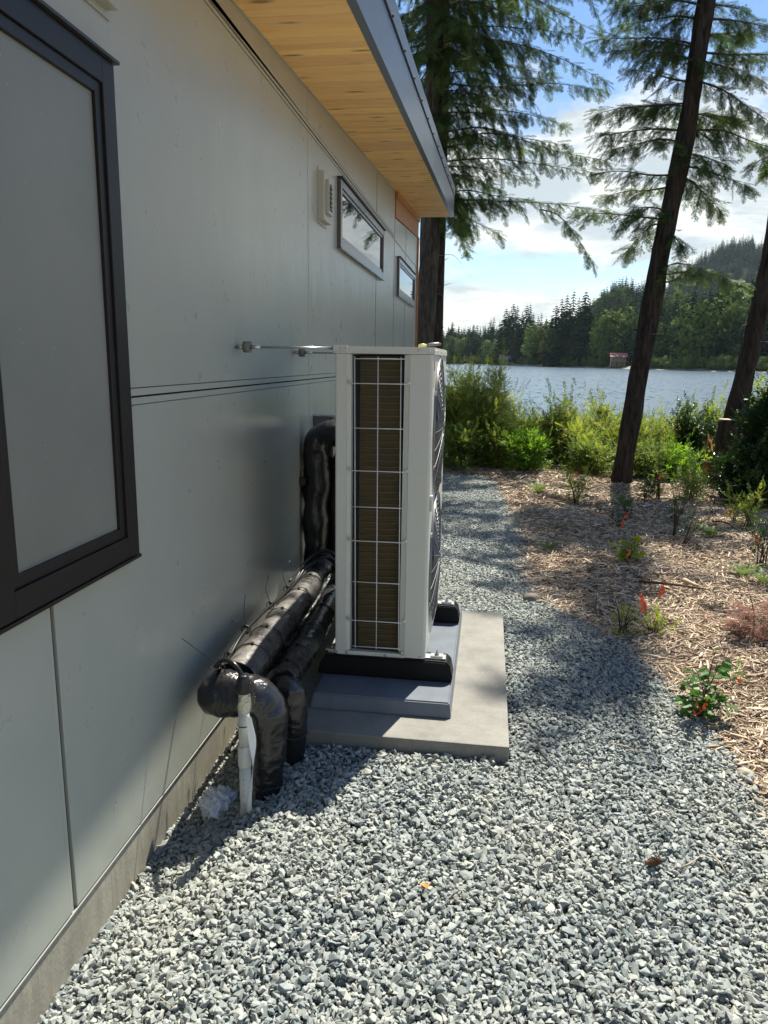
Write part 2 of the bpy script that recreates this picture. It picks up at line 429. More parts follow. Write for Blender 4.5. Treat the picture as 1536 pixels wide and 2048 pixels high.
# water: ruffled surface made of small facets, most nearly flat, some steep
a = mk('lake_water', (.070, .105, .135), .24, spec=.5, ior=1.333)
sn = a.n('ShaderNodeVectorMath', operation='FLOOR'); a.l(a.coord((2.6, .8, 1), 'World'), sn.inputs[0])
wn = a.n('ShaderNodeTexWhiteNoise', noise_dimensions='3D'); a.l(sn.outputs[0], wn.inputs['Vector'])
sub = a.n('ShaderNodeVectorMath', operation='SUBTRACT'); a.l(wn.outputs['Color'], sub.inputs[0]); sub.inputs[1].default_value = (.5, .5, .5)
stp = a.ramp(wn.outputs['Value'], [(.74, .16), (.78, 1.6)])
scl = a.n('ShaderNodeVectorMath', operation='SCALE'); a.l(sub.outputs[0], scl.inputs[0]); a.l(stp, scl.inputs['Scale'])
mul = a.n('ShaderNodeVectorMath', operation='MULTIPLY'); a.l(scl.outputs[0], mul.inputs[0]); mul.inputs[1].default_value = (1, 1, 0)
w1 = a.noise(1, 4, .6, a.coord((.55, 1.5, 1), 'World'))
bp = a.n('ShaderNodeBump', Strength=.8, Distance=.2); a.l(w1, bp.inputs['Height'])
ad = a.n('ShaderNodeVectorMath', operation='ADD'); a.l(bp.outputs[0], ad.inputs[0]); a.l(mul.outputs[0], ad.inputs[1])
nr = a.n('ShaderNodeVectorMath', operation='NORMALIZE'); a.l(ad.outputs[0], nr.inputs[0]); a.l(nr.outputs[0], a.b.inputs['Normal'])
MT['water'] = a.m

# ------------------------------------------------------------------ scatter (geometry nodes on prepared points)
_ng = None
def scatter_group():
    global _ng
    if _ng: return _ng
    g = bpy.data.node_groups.new('scatter', 'GeometryNodeTree')
    g.interface.new_socket('Geometry', in_out='INPUT', socket_type='NodeSocketGeometry')
    cs = g.interface.new_socket('Pieces', in_out='INPUT', socket_type='NodeSocketCollection')
    g.interface.new_socket('Geometry', in_out='OUTPUT', socket_type='NodeSocketGeometry')
    gi, go = g.nodes.new('NodeGroupInput'), g.nodes.new('NodeGroupOutput')
    ci = g.nodes.new('GeometryNodeCollectionInfo'); ci.inputs['Separate Children'].default_value = True; ci.inputs['Reset Children'].default_value = True
    ip = g.nodes.new('GeometryNodeInstanceOnPoints'); ip.inputs['Pick Instance'].default_value = True
    def na(nm, t):
        x = g.nodes.new('GeometryNodeInputNamedAttribute'); x.data_type = t; x.inputs[0].default_value = nm
        return [o for o in x.outputs if o.name == 'Attribute' and o.enabled][0]
    er = g.nodes.new('FunctionNodeEulerToRotation')
    L = g.links.new
    L(gi.outputs[0], ip.inputs['Points']); L(gi.outputs[1], ci.inputs[0]); L(ci.outputs[0], ip.inputs['Instance'])
    L(na('idx', 'INT'), ip.inputs['Instance Index']); L(na('rot', 'FLOAT_VECTOR'), er.inputs[0]); L(er.outputs[0], ip.inputs['Rotation'])
    L(na('scl', 'FLOAT_VECTOR'), ip.inputs['Scale']); L(ip.outputs[0], go.inputs[0])
    _ng = (g, cs.identifier); return _ng
def pieces(name, objs):
    c = bpy.data.collections.new(name)
    for o in objs: c.objects.link(o)
    return c
def scatter(name, P, Rt, S, coll, parent=None, **kw):
    P = np.asarray(P, dtype=np.float32); n = len(P)
    o_ = ORG.get(parent.name, Vector()) if parent is not None else Vector()
    me = bpy.data.meshes.new(name); me.vertices.add(n)
    me.vertices.foreach_set('co', (P - np.array(o_, dtype=np.float32)).ravel())
    A = me.attributes.new('rot', 'FLOAT_VECTOR', 'POINT'); A.data.foreach_set('vector', np.asarray(Rt, dtype=np.float32).ravel())
    S = np.asarray(S, dtype=np.float32)
    if S.ndim == 1: S = np.repeat(S[:, None], 3, 1)
    A = me.attributes.new('scl', 'FLOAT_VECTOR', 'POINT'); A.data.foreach_set('vector', S.ravel())
    A = me.attributes.new('idx', 'INT', 'POINT'); A.data.foreach_set('value', RNG.integers(0, len(coll.objects), n).astype(np.int32))
    o = bpy.data.objects.new(name, me); COL.objects.link(o)
    if parent is not None: o.parent = parent
    g, ident = scatter_group()
    md = o.modifiers.new('scatter', 'NODES'); md.node_group = g; md[ident] = coll
    return tag(o, kind='stuff', **kw)
RNG = np.random.default_rng(7)
random.seed(11)
def proto(name, mb, mat):
    me = bpy.data.meshes.new(name); me.from_pydata(mb.v, [], mb.f); me.polygons.foreach_set('use_smooth', mb.sm)
    for m_ in (mat if isinstance(mat, (list, tuple)) else [mat]): me.materials.append(m_)
    return bpy.data.objects.new(name, me)
# ================================================================== GROUND, LAKE, FAR SHORE
LAKE_Z = -1.4
EDGE = [(0.6, 1.13), (1.9, 1.09), (2.57, 1.06), (2.85, 1.05), (3.32, 1.02), (3.66, .94), (4.15, .83), (4.45, .66), (4.9, .40), (5.4, .34), (5.9, .35), (6.44, .39), (7.3, .36), (8.28, .28), (9.3, .19), (10.05, .10), (10.35, -.25), (10.5, -.9), (10.6, -1.6)]
_ey, _ex = np.array([e[0] for e in EDGE]), np.array([e[1] for e in EDGE])
def edge_x(y): return np.interp(y, _ey, _ex)
def sstep(x, a, b):
    t = np.clip((np.asarray(x, float) - a) / (b - a), 0, 1); return t * t * (3 - 2 * t)
def gz(x, y):
    x = np.asarray(x, float); y = np.asarray(y, float)
    z = -0.15 * (1 - sstep(x, -1.10, -.62)) * (1 - sstep(y, 2.9, 3.5))
    bank = -2.9 * sstep(y + .12 * np.abs(x - 1), 11.2, 22)
    e = edge_x(y)
    z = z + .010 * np.sin(x * 2.7 + 1.1 * np.sin(y * 1.9)) * np.sin(y * 2.3 + x)
    mul = sstep(x - e, 0, .5) * (.035 + .02 * np.sin(x * 3.1 + 1.3 * np.sin(y * 1.7)) + .015 * np.sin(y * 4.3 + x * 2))
    mul = np.where((y > 10.5), .03, mul)
    return z + bank + mul
def grid(name, xs, ys, mat, zf, **kw):
    X, Y = np.meshgrid(xs, ys); Z = zf(X, Y)
    nx, ny = len(xs), len(ys)
    mb = MB(); mb.v = list(zip(X.ravel().tolist(), Y.ravel().tolist(), Z.ravel().tolist()))
    mb.f = [(j * nx + i, j * nx + i + 1, (j + 1) * nx + i + 1, (j + 1) * nx + i) for j in range(ny - 1) for i in range(nx - 1)]
    mb.sm = [True] * len(mb.f)
    return mb.build(name, mat, None, kind='structure', **kw)
xs = np.unique(np.concatenate([np.linspace(-60, -8, 14), np.linspace(-8, 8, 100), np.linspace(8, 60, 20)]))
ys = np.unique(np.concatenate([np.linspace(-25, -1, 12), np.linspace(-1, 24, 130), np.linspace(24, 40, 5)]))
grid('ground', xs, ys, MT['soil'], lambda X, Y: gz(X, Y) - .012)
# gravel path: a bed sheet with loose stones on it
gy = np.linspace(-1.4, 10.45, 124); gt = np.linspace(0, 1, 26)
mb = MB()
for y in gy:
    for t in gt:
        x = -1.112 + (edge_x(y) + .05 + 1.112) * t
        mb.v.append((float(x), float(y), float(gz(x, y)) + .004 + (0.0 if 0.02 < t < .96 else -.03 * (t > .9))))
nx = len(gt)
mb.f = [(j * nx + i, j * nx + i + 1, (j + 1) * nx + i + 1, (j + 1) * nx + i) for j in range(len(gy) - 1) for i in range(nx - 1)]
mb.sm = [True] * len(mb.f)
mb.build('gravel_path', MT['gravelbed'], None, kind='structure')

def stone_proto(i):
    rr = random.Random(i * 17 + 3)
    bm = bmesh.new()
    for _ in range(11):
        v = Vector((rr.gauss(0, 1), rr.gauss(0, 1), rr.gauss(0, 1))).normalized()
        k = rr.uniform(.82, 1.05)
        bm.verts.new((v.x * .54 * k * rr.uniform(.85, 1.15), v.y * rr.uniform(.34, .42) * k, v.z * .25 * k))
    r_ = bmesh.ops.convex_hull(bm, input=bm.verts[:])
    bmesh.ops.delete(bm, geom=[g for g in r_.get('geom_interior', []) if isinstance(g, bmesh.types.BMVert)], context='VERTS')
    bmesh.ops.bevel(bm, geom=bm.edges[:], offset=.022, segments=1, affect='EDGES')
    mb = MB().bm(bm); return proto('stone_%d' % i, mb, MT['stone'])
STONES = pieces('stones', [stone_proto(i) for i in range(10)])
SLAB = (-.90, .138, 2.735, 4.36)
def in_slab(x, y, m_=0.0): return (x > SLAB[0] - m_) & (x < SLAB[1] + m_) & (y > SLAB[2] - m_) & (y < SLAB[3] + m_)
Ps, Rs, Ss = [], [], []
def stones(n, y0, y1, smin, smax, lift):
    y = RNG.uniform(y0, y1, n); t = RNG.random(n); x = -1.10 + (edge_x(y) + 1.10) * t
    s = RNG.lognormal(math.log((smin + smax) / 2), .34, n).clip(smin * .6, smax * 1.55)
    ok = ~in_slab(x, y, .012) ; x, y, s = x[ok], y[ok], s[ok]; n = len(x)
    z = gz(x, y) + lift + RNG.uniform(-.004, .006, n)
    Ps.append(np.stack([x, y, z], 1)); Ss.append(s)
    Rs.append(np.stack([RNG.normal(0, .5, n), RNG.normal(0, .5, n), RNG.uniform(0, 6.28, n)], 1))
stones(12000, -1.2, .8, .020, .034, .008)
stones(10000, -1.2, .8, .020, .034, .018)
stones(22000, .8, 2.9, .020, .032, .005)
stones(24000, .8, 2.9, .017, .030, .013)
stones(12000, .8, 2.9, .016, .031, .022)
stones(20000, 2.9, 5.2, .020, .030, .006)
stones(20000, 2.9, 5.2, .017, .029, .015)
stones(52000, 5.2, 10.5, .019, .031, .010)
# stones that strayed over the mulch edge
n = 2600; y = RNG.uniform(.9, 10, n); x = edge_x(y) + np.abs(RNG.normal(0, .075, n))
Ps.append(np.stack([x, y, gz(x, y) + .014], 1)); Ss.append(RNG.uniform(.013, .028, n)); Rs.append(RNG.uniform(0, 6.28, (n, 3)))
scatter('gravel', np.concatenate(Ps), np.concatenate(Rs), np.concatenate(Ss), STONES, label='crushed grey gravel filling the path beside the house', cat='gravel')

# wood-chip mulch
def chip_proto(i):
    rr = random.Random(i * 5 + 1); L = 1.0; w = rr.uniform(.10, .22); t = rr.uniform(.05, .1); b = rr.uniform(-.12, .12)
    mb = MB(); v = []
    for k, xx in enumerate((-.5, 0, .5)):
        ww = w * (1 if k == 1 else rr.uniform(.35, .9)); zz = b if k == 1 else 0
        v += [(xx, -ww / 2, zz), (xx, ww / 2, zz + rr.uniform(-.02, .02)), (xx, ww / 3, zz + t), (xx, -ww / 3, zz + t)]
    f = []
    for s_ in (0, 4): f += [(s_ + a_, s_ + (a_ + 1) % 4, s_ + 4 + (a_ + 1) % 4, s_ + 4 + a_) for a_ in range(4)]
    f += [(3, 2, 1, 0), (8, 9, 10, 11)]
    mb.add(v, f); return proto('chip_%d' % i, mb, MT['chip'])
CHIPS = pieces('chips', [chip_proto(i) for i in range(8)])
Ps, Rs, Ss = [], [], []
def chips(n, y0, y1, w, l0, l1, band=None):
    y = RNG.uniform(y0, y1, n); x = edge_x(y) + (RNG.random(n) ** 1.15) * w
    if band: x = edge_x(y) + RNG.normal(0, band, n)
    ln = RNG.lognormal(math.log((l0 + l1) / 2), .4, n).clip(l0 * .6, l1 * 2)
    Ps.append(np.stack([x, y, gz(x, y) + RNG.uniform(-.004, .022, n)], 1))
    Ss.append(np.stack([ln, ln * RNG.uniform(.55, 1.2, n), ln * .8], 1))
    Rs.append(np.stack([RNG.normal(0, .35, n), RNG.normal(0, .22, n), RNG.normal(.45, 1.0, n)], 1))
chips(26000, 1.8, 4.6, 1.6, .022, .052)
chips(26000, -1.0, 3.2, 3.2, .03, .06)
chips(9000, 3.0, 5.0, 4.2, .03, .06)
chips(70000, 4.2, 8.2, 3.4, .026, .058)
chips(34000, 8.0, 12.0, 5.2, .04, .08)
chips(3000, 2.0, 10, 0, .03, .06, .04)
scatter('wood_chip_mulch', np.concatenate(Ps), np.concatenate(Rs), np.concatenate(Ss), CHIPS, label='pale brown wood chip mulch covering the planted strip', cat='mulch')

# lake and far land
mb = MB(); mb.add([(-1500, 12, LAKE_Z), (1500, 12, LAKE_Z), (1500, 1400, LAKE_Z), (-1500, 1400, LAKE_Z)], [(0, 1, 2, 3)])
mb.build('lake', MT['water'], None, kind='structure')
EYE = CAM.z - LAKE_Z
_spx = np.array([-900, 300, 900, 1000, 1060, 1130, 1180, 1250, 1400, 1536, 2000, 2600, 3600.])
_sr = np.array([900, 760, 640, 590, 500, 455, 440, 412, 362, 350, 330, 300, 260.])
def px_az(px):
    d = ray(px, 727); return math.atan2(d.x, d.y)
_saz = np.array([px_az(p) for p in _spx])
def shore_r(az): return np.interp(az, _saz, _sr)
def hills_h(az, r):
    x, y = r * np.sin(az), r * np.cos(az)
    h = LAKE_Z + 1.0 + sstep(r - shore_r(az), 6, 60) * 4
    def bump(px, rr, hh, sa, sr):           # hill at a photo column, distance and height
        a0 = px_az(px); return hh * np.exp(-((az - a0) / sa) ** 2 - ((r - rr) / sr) ** 2)
    h = h + bump(1450, 1750, 214, .105, 420) + bump(1760, 1900, 50, .10, 450)
    h = h + bump(1222, 980, 36, .040, 230) + bump(1325, 900, 40, .085, 260)
    h = h + bump(1490, 600, 14, .06, 120) + bump(1700, 650, 40, .07, 160) + bump(2300, 900, 90, .25, 300)
    h = h + 9 * sstep(r - shore_r(az), 40, 220) + 2.5 * np.sin(az * 40 + r * .011) * sstep(r, 500, 900)
    return h
azs = np.linspace(_saz[0], 1.25, 170); ts = np.concatenate([[-.02, 0, .01, .03, .06, .1], np.linspace(.14, 1, 40)])
mb = MB()
for az in azs:
    s0 = float(shore_r(az))
    for t in ts:
        r_ = s0 + t * (2700 - s0)
        z = LAKE_Z - 1 if t < 0 else (LAKE_Z + .05 if t == 0 else float(hills_h(az, r_)))
        mb.v.append((r_ * math.sin(az), r_ * math.cos(az), z))
nx = len(ts)
mb.f = [(j * nx + i, (j + 1) * nx + i, (j + 1) * nx + i + 1, j * nx + i + 1) for j in range(len(azs) - 1) for i in range(nx - 1)]
mb.sm = [True] * len(mb.f)
mb.build('hills', [MT['farground']], None, kind='structure')
mb = MB()
for k, az in enumerate(np.linspace(_saz[2], .75, 240)):
    s0 = float(shore_r(az)); wv_ = 1.2 * math.sin(az * 90) + .8 * math.sin(az * 233)
    for t, z in ((-5 + wv_, LAKE_Z - .2), (-1.5 + wv_, LAKE_Z + .35), (9 + wv_, LAKE_Z + 1.6)):
        mb.v.append(((s0 + t) * math.sin(az), (s0 + t) * math.cos(az), z))
mb.f = [(j * 3 + i, (j + 1) * 3 + i, (j + 1) * 3 + i + 1, j * 3 + i + 1) for j in range(239) for i in range(2)]; mb.sm = [True] * len(mb.f)
mb.build('shore_bank', MT['shore'], None, kind='structure')

def conifer_proto(i, tiers, blades, slim=.2):
    rr = random.Random(i * 31 + 7); mb = MB()
    mb.tube([(0, 0, 0), (0, 0, .95)], [.012, .002], 5, False)
    for t in range(tiers):
        f = t / (tiers - 1); z = .06 + .92 * f ** .92; rad = slim * (1 - f) ** .72 * rr.uniform(.8, 1.15) + .006
        for b in range(blades):
            a_ = rr.uniform(0, 6.28); L = rad * rr.uniform(.55, 1.2); w = L * rr.uniform(.28, .5); dr = L * rr.uniform(.15, .55)
            c, s_ = math.cos(a_), math.sin(a_)
            p0 = Vector((0, 0, z + .012)); tip = Vector((c * L, s_ * L, z - dr)); mid = Vector((c * L * .55, s_ * L * .55, z - dr * .35)); side = Vector((-s_, c, 0)) * w * .5
            mb.add([p0, mid + side, tip, mid - side, mid + Vector((0, 0, -w * .5))], [(0, 1, 2), (0, 2, 3), (0, 2, 4)])
    return mb
def broad_mb(i, n=420):
    rr = random.Random(i * 13 + 5); mb = MB(); lobes = []
    for _ in range(11):
        a_ = rr.uniform(0, 6.28); h_ = rr.uniform(.3, .85); q = rr.uniform(0, .26) * (1.2 - h_)
        lobes.append((Vector((math.cos(a_) * q, math.sin(a_) * q, h_)), rr.uniform(.11, .2)))
    mb.tube([(0, 0, 0), (0.01, 0, .5)], [.02, .01], 5, False)
    for _ in range(n):
        c, r_ = rr.choice(lobes); v = Vector((rr.gauss(0, 1), rr.gauss(0, 1), rr.gauss(0, 1))).normalized()
        p = c + v * r_ * rr.uniform(.75, 1.05); t1 = v.orthogonal().normalized(); t2 = v.cross(t1)
        t1 = (t1 + Vector((rr.gauss(0, .5), rr.gauss(0, .5), rr.gauss(0, .5)))).normalized(); s_ = rr.uniform(.018, .04)
        mb.add([p + t1 * s_, p + t2 * s_, p - t1 * s_, p - t2 * s_], [(0, 1, 2, 3)])
    return mb
CON = [conifer_proto(i, 26, 11, (.15, .2, .17, .24)[i % 4]) for i in range(4)]
FARCON = [proto('fir_%d' % i, m_, MT['far_conifer']) for i, m_ in enumerate(CON)]
FARLOW = pieces('far_firs', [proto('firlow_%d' % i, conifer_proto(i + 9, 13, 8, .2), MT['far_conifer']) for i in range(3)])
BRD = [broad_mb(i, 700) for i in range(3)]
FARBRD = [proto('broadleaf_%d' % i, m_, MT['far_leaf']) for i, m_ in enumerate(BRD)]
# individual trees on the far shore (photo column, row of the top, extra distance, kind)
ORD = 'first second third fourth fifth sixth seventh eighth ninth tenth eleventh twelfth thirteenth fourteenth fifteenth sixteenth seventeenth eighteenth nineteenth twentieth'.split()
ORD += ['twenty-' + q for q in ORD[:9]] + ['thirtieth'] + ['thirty-' + q for q in ORD[:9]]
MADE = []
def name_rows():
    for grp, fmt in ROWS.items():
        q = sorted([m_ for m_ in MADE if m_[1]['group'] == grp], key=lambda m_: m_[0])
        for k, (_, o) in enumerate(q): o['label'] = fmt % ORD[k]
ROWS = {'tall dark firs in one clump across the lake': '%s fir from the left in the tallest dark clump across the lake',
  'firs left of the tallest clump across the lake': '%s fir from the left in the tree line left of the tallest clump',
  'firs on the wooded slope across the lake': '%s fir from the left along the wooded slope right of the tallest clump',
  'light green trees along the far left shore': '%s light green tree from the left at the foot of the far tree line',
  'light green trees on the right far shore': '%s rounded light green tree from the left on the slope across the lake'}
def far_tree(px, ytop, dr, kind, label, group, hs=1.0):
    az = px_az(px); r_ = float(shore_r(az)) + dr; b = Vector((r_ * math.sin(az), r_ * math.cos(az), float(hills_h(az, r_)) - .6))
    d = ray(px, ytop); h = CAM.z + d.z / math.hypot(d.x, d.y) * r_ - b.z
    src = random.choice(FARCON if kind == 'c' else FARBRD)
    o = bpy.data.objects.new('fir_tree' if kind == 'c' else 'broadleaf_tree', src.data); COL.objects.link(o)
    o.location = b; w = h * hs * (1.15 if kind == 'b' else 1); o.scale = (w, w, h * (1.12 if kind == 'b' else 1)); o.rotation_euler.z = random.uniform(0, 6.28)
    tag(o, label, 'tree', group); MADE.append((px, o))
gl = 'dark firs in the forest on the far shore'
tallc = [(1106, 606), (1117, 592), (1127, 584), (1139, 576), (1150, 590), (1163, 577), (1172, 600), (1133, 612), (1157, 604)]
for px, yt in tallc:
    far_tree(px, yt, random.uniform(3, 26), 'c', 'tall dark fir in the highest clump on the far shore', 'tall dark firs in one clump across the lake', 1.15)
far_tree(1121, 625, 4, 'c', 'tall dark fir in the highest clump on the far shore', 'tall dark firs in one clump across the lake', 1.2)
for px, yt in [(895, 650), (903, 640), (881, 636), (915, 648), (925, 652), (936, 655), (945, 646), (958, 652), (968, 648), (978, 636), (984, 630), (996, 640), (1008, 612), (1014, 618), (1022, 602), (1030, 606), (1040, 620), (1048, 606), (1055, 604), (1062, 622), (1072, 628), (1078, 622), (1088, 634), (1098, 630)]:
    far_tree(px, yt, random.uniform(15, 60), 'c', 'dark fir in the tree line left of the tallest clump across the lake', 'firs left of the tallest clump across the lake')
for px, yt in [(1185, 618), (1193, 600), (1204, 612), (1213, 596), (1222, 606), (1232, 592), (1243, 610), (1252, 590), (1266, 602), (1282, 588), (1296, 600), (1312, 585), (1328, 590), (1342, 575), (1360, 586), (1374, 570), (1392, 580), (1408, 566), (1424, 572), (1440, 556), (1455, 566), (1470, 552), (1488, 548), (1504, 560), (1520, 545), (1534, 552), (1345, 610), (1330, 628), (1400, 612), (1305, 622), (1466, 600), (1490, 590)]:
    far_tree(px, yt, random.uniform(14, 110), 'c', 'dark fir on the wooded slope across the lake', 'firs on the wooded slope across the lake', 1.1)
for px, yt in [(906, 672), (922, 676), (972, 684), (990, 680), (896, 690), (1060, 656), (1078, 662), (1098, 652)]:
    far_tree(px, yt, random.uniform(4, 14), 'b', 'low light green tree at the foot of the far tree line', 'light green trees along the far left shore')
for px, yt in [(1215, 622), (1230, 634), (1265, 640), (1280, 650), (1245, 626), (1200, 640), (1352, 640), (1380, 610), (1398, 600), (1412, 620), (1440, 640), (1452, 660), (1385, 680), (1420, 690), (1350, 700), (1460, 600), (1330, 700), (1470, 690)]:
    far_tree(px, yt, random.uniform(6, 40), 'b', 'rounded light green tree among dark firs across the lake', 'light green trees on the right far shore')
name_rows()
# the rest of the forest as one mass
n = 26000
az = RNG.uniform(_saz[1], .98, n); s0 = shore_r(az); r_ = s0 + 14 + (RNG.random(n) ** 1.2) * (2250 - s0)
ss = (14 + 13 * RNG.random(n) ** 1.4) * (1 + .25 * sstep(r_, 1200, 1800))
z = hills_h(az, r_) - 1
P = np.stack([r_ * np.sin(az), r_ * np.cos(az), z], 1)
scatter('forest', P, np.stack([np.zeros(n), np.zeros(n), RNG.uniform(0, 6.28, n)], 1), np.stack([ss * 1.15, ss * 1.15, ss * 1.05], 1), FARLOW, label='dark conifer forest covering the hills beyond the lake', cat='forest')
n = 1500
az = RNG.uniform(px_az(1170), .7, n); s0 = shore_r(az); r_ = s0 + 10 + RNG.random(n) * 520
keep = np.sin(az * 61) + np.sin(r_ * .02 + az * 30) > .2
az, r_ = az[keep], r_[keep]; n = len(az)
P = np.stack([r_ * np.sin(az), r_ * np.cos(az), hills_h(az, r_) - 1], 1)
scatter('broadleaf_wood', P, np.stack([np.zeros(n), np.zeros(n), RNG.uniform(0, 6.28, n)], 1), 13 + 9 * RNG.random(n), pieces('far_broad', FARBRD), label='lighter green broadleaf woods among the firs on the far slope', cat='forest')
# brush along the waterline
n = 1600; az = RNG.uniform(_saz[2] - .05, .8, n); r_ = shore_r(az) + RNG.uniform(0, 12, n)
kp = (np.abs(az - px_az(1240)) > .017) & (np.abs(az - px_az(1016)) > .013); az, r_ = az[kp], r_[kp]; n = len(az)
P = np.stack([r_ * np.sin(az), r_ * np.cos(az), np.full(n, LAKE_Z + .3)], 1)
scatter('shore_brush', P, np.stack([np.zeros(n), np.zeros(n), RNG.uniform(0, 6.28, n)], 1), np.stack([RNG.uniform(4, 8, n), RNG.uniform(4, 8, n), RNG.uniform(2.5, 7, n)], 1), pieces('shore_bushes', FARBRD), label='low brush along the far waterline', cat='brush')

def cottage(px, dr, w, h, roofc, label, wallc, extra):
    az = px_az(px); r_ = float(shore_r(az)) + dr; b = Vector((r_ * math.sin(az), r_ * math.cos(az), LAKE_Z + 1.2))
    t = thing('lake_house', label, 'house', b)
    wm = mk('cottage_wall', wallc, .8).m; rm = mk('cottage_roof', roofc, .7).m
    x0, y0, z0 = b
    dz = extra
    MB().box(x0 - w / 2, x0 + w / 2, y0, y0 + w * .7, z0, z0 + dz + h).build('wall', wm, t)
    rf = [(y0 - .8, z0 + dz + h + .01), (y0 + w * .35, z0 + dz + h + w * .16), (y0 + w * .7 + .8, z0 + dz + h + .01), (y0 + w * .35, z0 + dz + h + .012)]
    MB().prism([(y0 + .05, z0 + dz + h + .01), (y0 + w * .35, z0 + dz + h + w * .2), (y0 + w * .65, z0 + dz + h + .01)], x0 - w / 2 + .05, x0 + w / 2 - .05).build('gable', wm, t)
    e_ = z0 + dz + h; MB().prism([(y0 - 1.4, e_ - .25), (y0 + w * .35, e_ + w * .23), (y0 + w * .7 + 1.4, e_ - .25), (y0 + w * .7 + 1.4, e_ - .05), (y0 + w * .35, e_ + w * .23 + .2), (y0 - 1.4, e_ - .05)], x0 - w / 2 - .8, x0 + w / 2 + .8).build('roof', rm, t)
    for k in range(4):
        xx = x0 - w * .36 + k * w * .24
        f = MB().box(xx - w * .07, xx + w * .07, y0 - .12, y0 - .004, z0 + dz + h * .3, z0 + dz + h * .75).build('window', MT['trim'], t)
        MB().box(xx - w * .055, xx + w * .055, y0 - .16, y0 - .125, z0 + dz + h * .35, z0 + dz + h * .7).build('pane', MT['black_metal'], f)
    MB().box(x0 - w * .6, x0 + w * .6, y0 - 3, y0 - .2, z0 + dz - .2, z0 + dz).build('deck', MT['cutwood'], t)
    for k in range(4):
        xx = x0 - w * .55 + k * w * .367
        MB().box(xx - .15, xx + .15, y0 - 2.9, y0 - 2.6, z0 - 1.5, z0 + dz - .2).build('deck_post', MT['twig'], t)
cottage(1237, 3, 7.4, 2.4, (.50, .17, .14), 'small cottage with a faded red roof on the far shore', (.30, .24, .15), 2.8)
cottage(1015, -1, 10.5, 3.0, (.55, .52, .49), 'pale grey cottage low on the far left shore', (.33, .31, .28), .6)
# ================================================================== HOUSE
HX = -1.10
def soff(y): return 3.0 + .0705 * (y - 3.2)
house = thing('house', 'modern house wall of smooth grey panels under a sloping cedar soffit', 'house', (HX, 0, 0))
YE = 11.0
MB().prism([(-2.0, -.4), (YE - .01, -.4), (YE - .01, soff(YE) + .02), (-2.0, soff(-2) + .02)], -7.5, HX - .03, 'x').build('house_body', MT['trim'], house)
MB().prism([(-2.0, soff(-2) + .03), (YE, soff(YE) + .03), (YE, soff(YE) + .24), (-2.0, soff(-2) + .24)], -7.5, -.648, 'x').build('roof', MT['roof'], house)
MB().box(HX - .02, HX - .012, -2, YE, -.02, 3.3).build('wall_lining', MT['dark_gap'], house)
MB().box(HX - .05, HX - .0015, -2, YE + .02, -.5, .033).build('foundation', MT['foundation'], house)
MB().box(HX - .022, HX + .0025, -2, YE + .01, .0335, .0375).build('base_flashing', MT['flash'], house)
def panel(y0, y1, z0, z1, z2=None, t=.011):
    z2 = z1 if z2 is None else z2
    bm = bmesh.new(); P = [(y0, z0), (y1, z0), (y1, z2), (y0, z1)]
    a = [bm.verts.new((HX - t, *p)) for p in P]; b = [bm.verts.new((HX, *p)) for p in P]
    bm.faces.new(a[::-1]); bm.faces.new(b)
    for i in range(4): bm.faces.new((a[i], a[(i + 1) % 4], b[(i + 1) % 4], b[i]))
    bmesh.ops.recalc_face_normals(bm, faces=bm.faces)
    bmesh.ops.bevel(bm, geom=[e for e in bm.edges if all(v.co.x > HX - .001 for v in e.verts)], offset=.0015, segments=1, affect='EDGES')
    return MB().bm(bm).build('siding_panel', MT['siding'], house)
J = [1.682, 4.50, 7.16, 8.47, 9.56]
g = .006
lowy = [(-2, 1.668), (1.702, 4.492), (4.508, 7.148), (7.172, 8.458), (8.482, 9.548), (9.572, 10.97)]
for a_, b_ in lowy: panel(a_, b_, .042, 1.428)
midy = [(-2, 1.48), (1.50, 4.492), (4.508, 7.148), (7.172, 8.458), (8.482, 9.548), (9.572, 10.97)]
for a_, b_ in midy: panel(a_, b_, 1.482, 2.862)
for a_, b_ in [(-2, 1.6), (1.612, 4.492), (4.508, 7.148), (7.172, 8.458)]: panel(a_, b_, 2.915, soff(a_) - .012, soff(b_) - .012)
def zb(y): return soff(y) - .27
for a_, b_ in [(8.482, 9.548), (9.572, 10.97)]: panel(a_, b_, 2.87, zb(a_) - .008, zb(b_) - .008)
# metal reveals between the rows
def strip(y0, y1, z0, z1, x0=-.0115, x1=-.003, nm='reveal_trim', mt='trim'): return MB().box(HX + x0, HX + x1, y0, y1, z0, z1).build(nm, MT[mt], house)
strip(-2, 10.97, 1.4305, 1.4510, x1=.001); strip(-2, 10.97, 1.4575, 1.4795, x1=.001)
strip(-2, 8.464, 2.866, 2.8805, x1=.001); strip(-2, 8.464, 2.894, 2.911, x1=-.001)
for y, z0, z1 in [(4.5, .045, 1.425), (4.5, 1.485, 2.86), (4.5, 2.92, 3.07)]:
    strip(y - .0028, y + .0028, z0, z1, x1=-.002, nm='joint_trim')
strip(1.6685, 1.684, .045, 1.0, x1=-.001, nm='joint_trim')
MB().prism([(-2, soff(-2) - .011), (8.464, soff(8.458) - .011), (8.464, soff(8.458) - .001), (-2, soff(-2) - .001)], HX - .005, HX + .006).build('soffit_trim', MT['trim'], house)
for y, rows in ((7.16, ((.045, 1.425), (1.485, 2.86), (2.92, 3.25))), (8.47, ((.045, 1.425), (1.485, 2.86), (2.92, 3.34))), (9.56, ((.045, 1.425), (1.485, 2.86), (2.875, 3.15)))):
    for z0, z1 in rows: strip(y - .0112, y + .0112, z0, z1, x1=.0006, nm='joint_shade_strip', mt='joint_shade')  # added dark strips: painted shade filling the far vertical joints
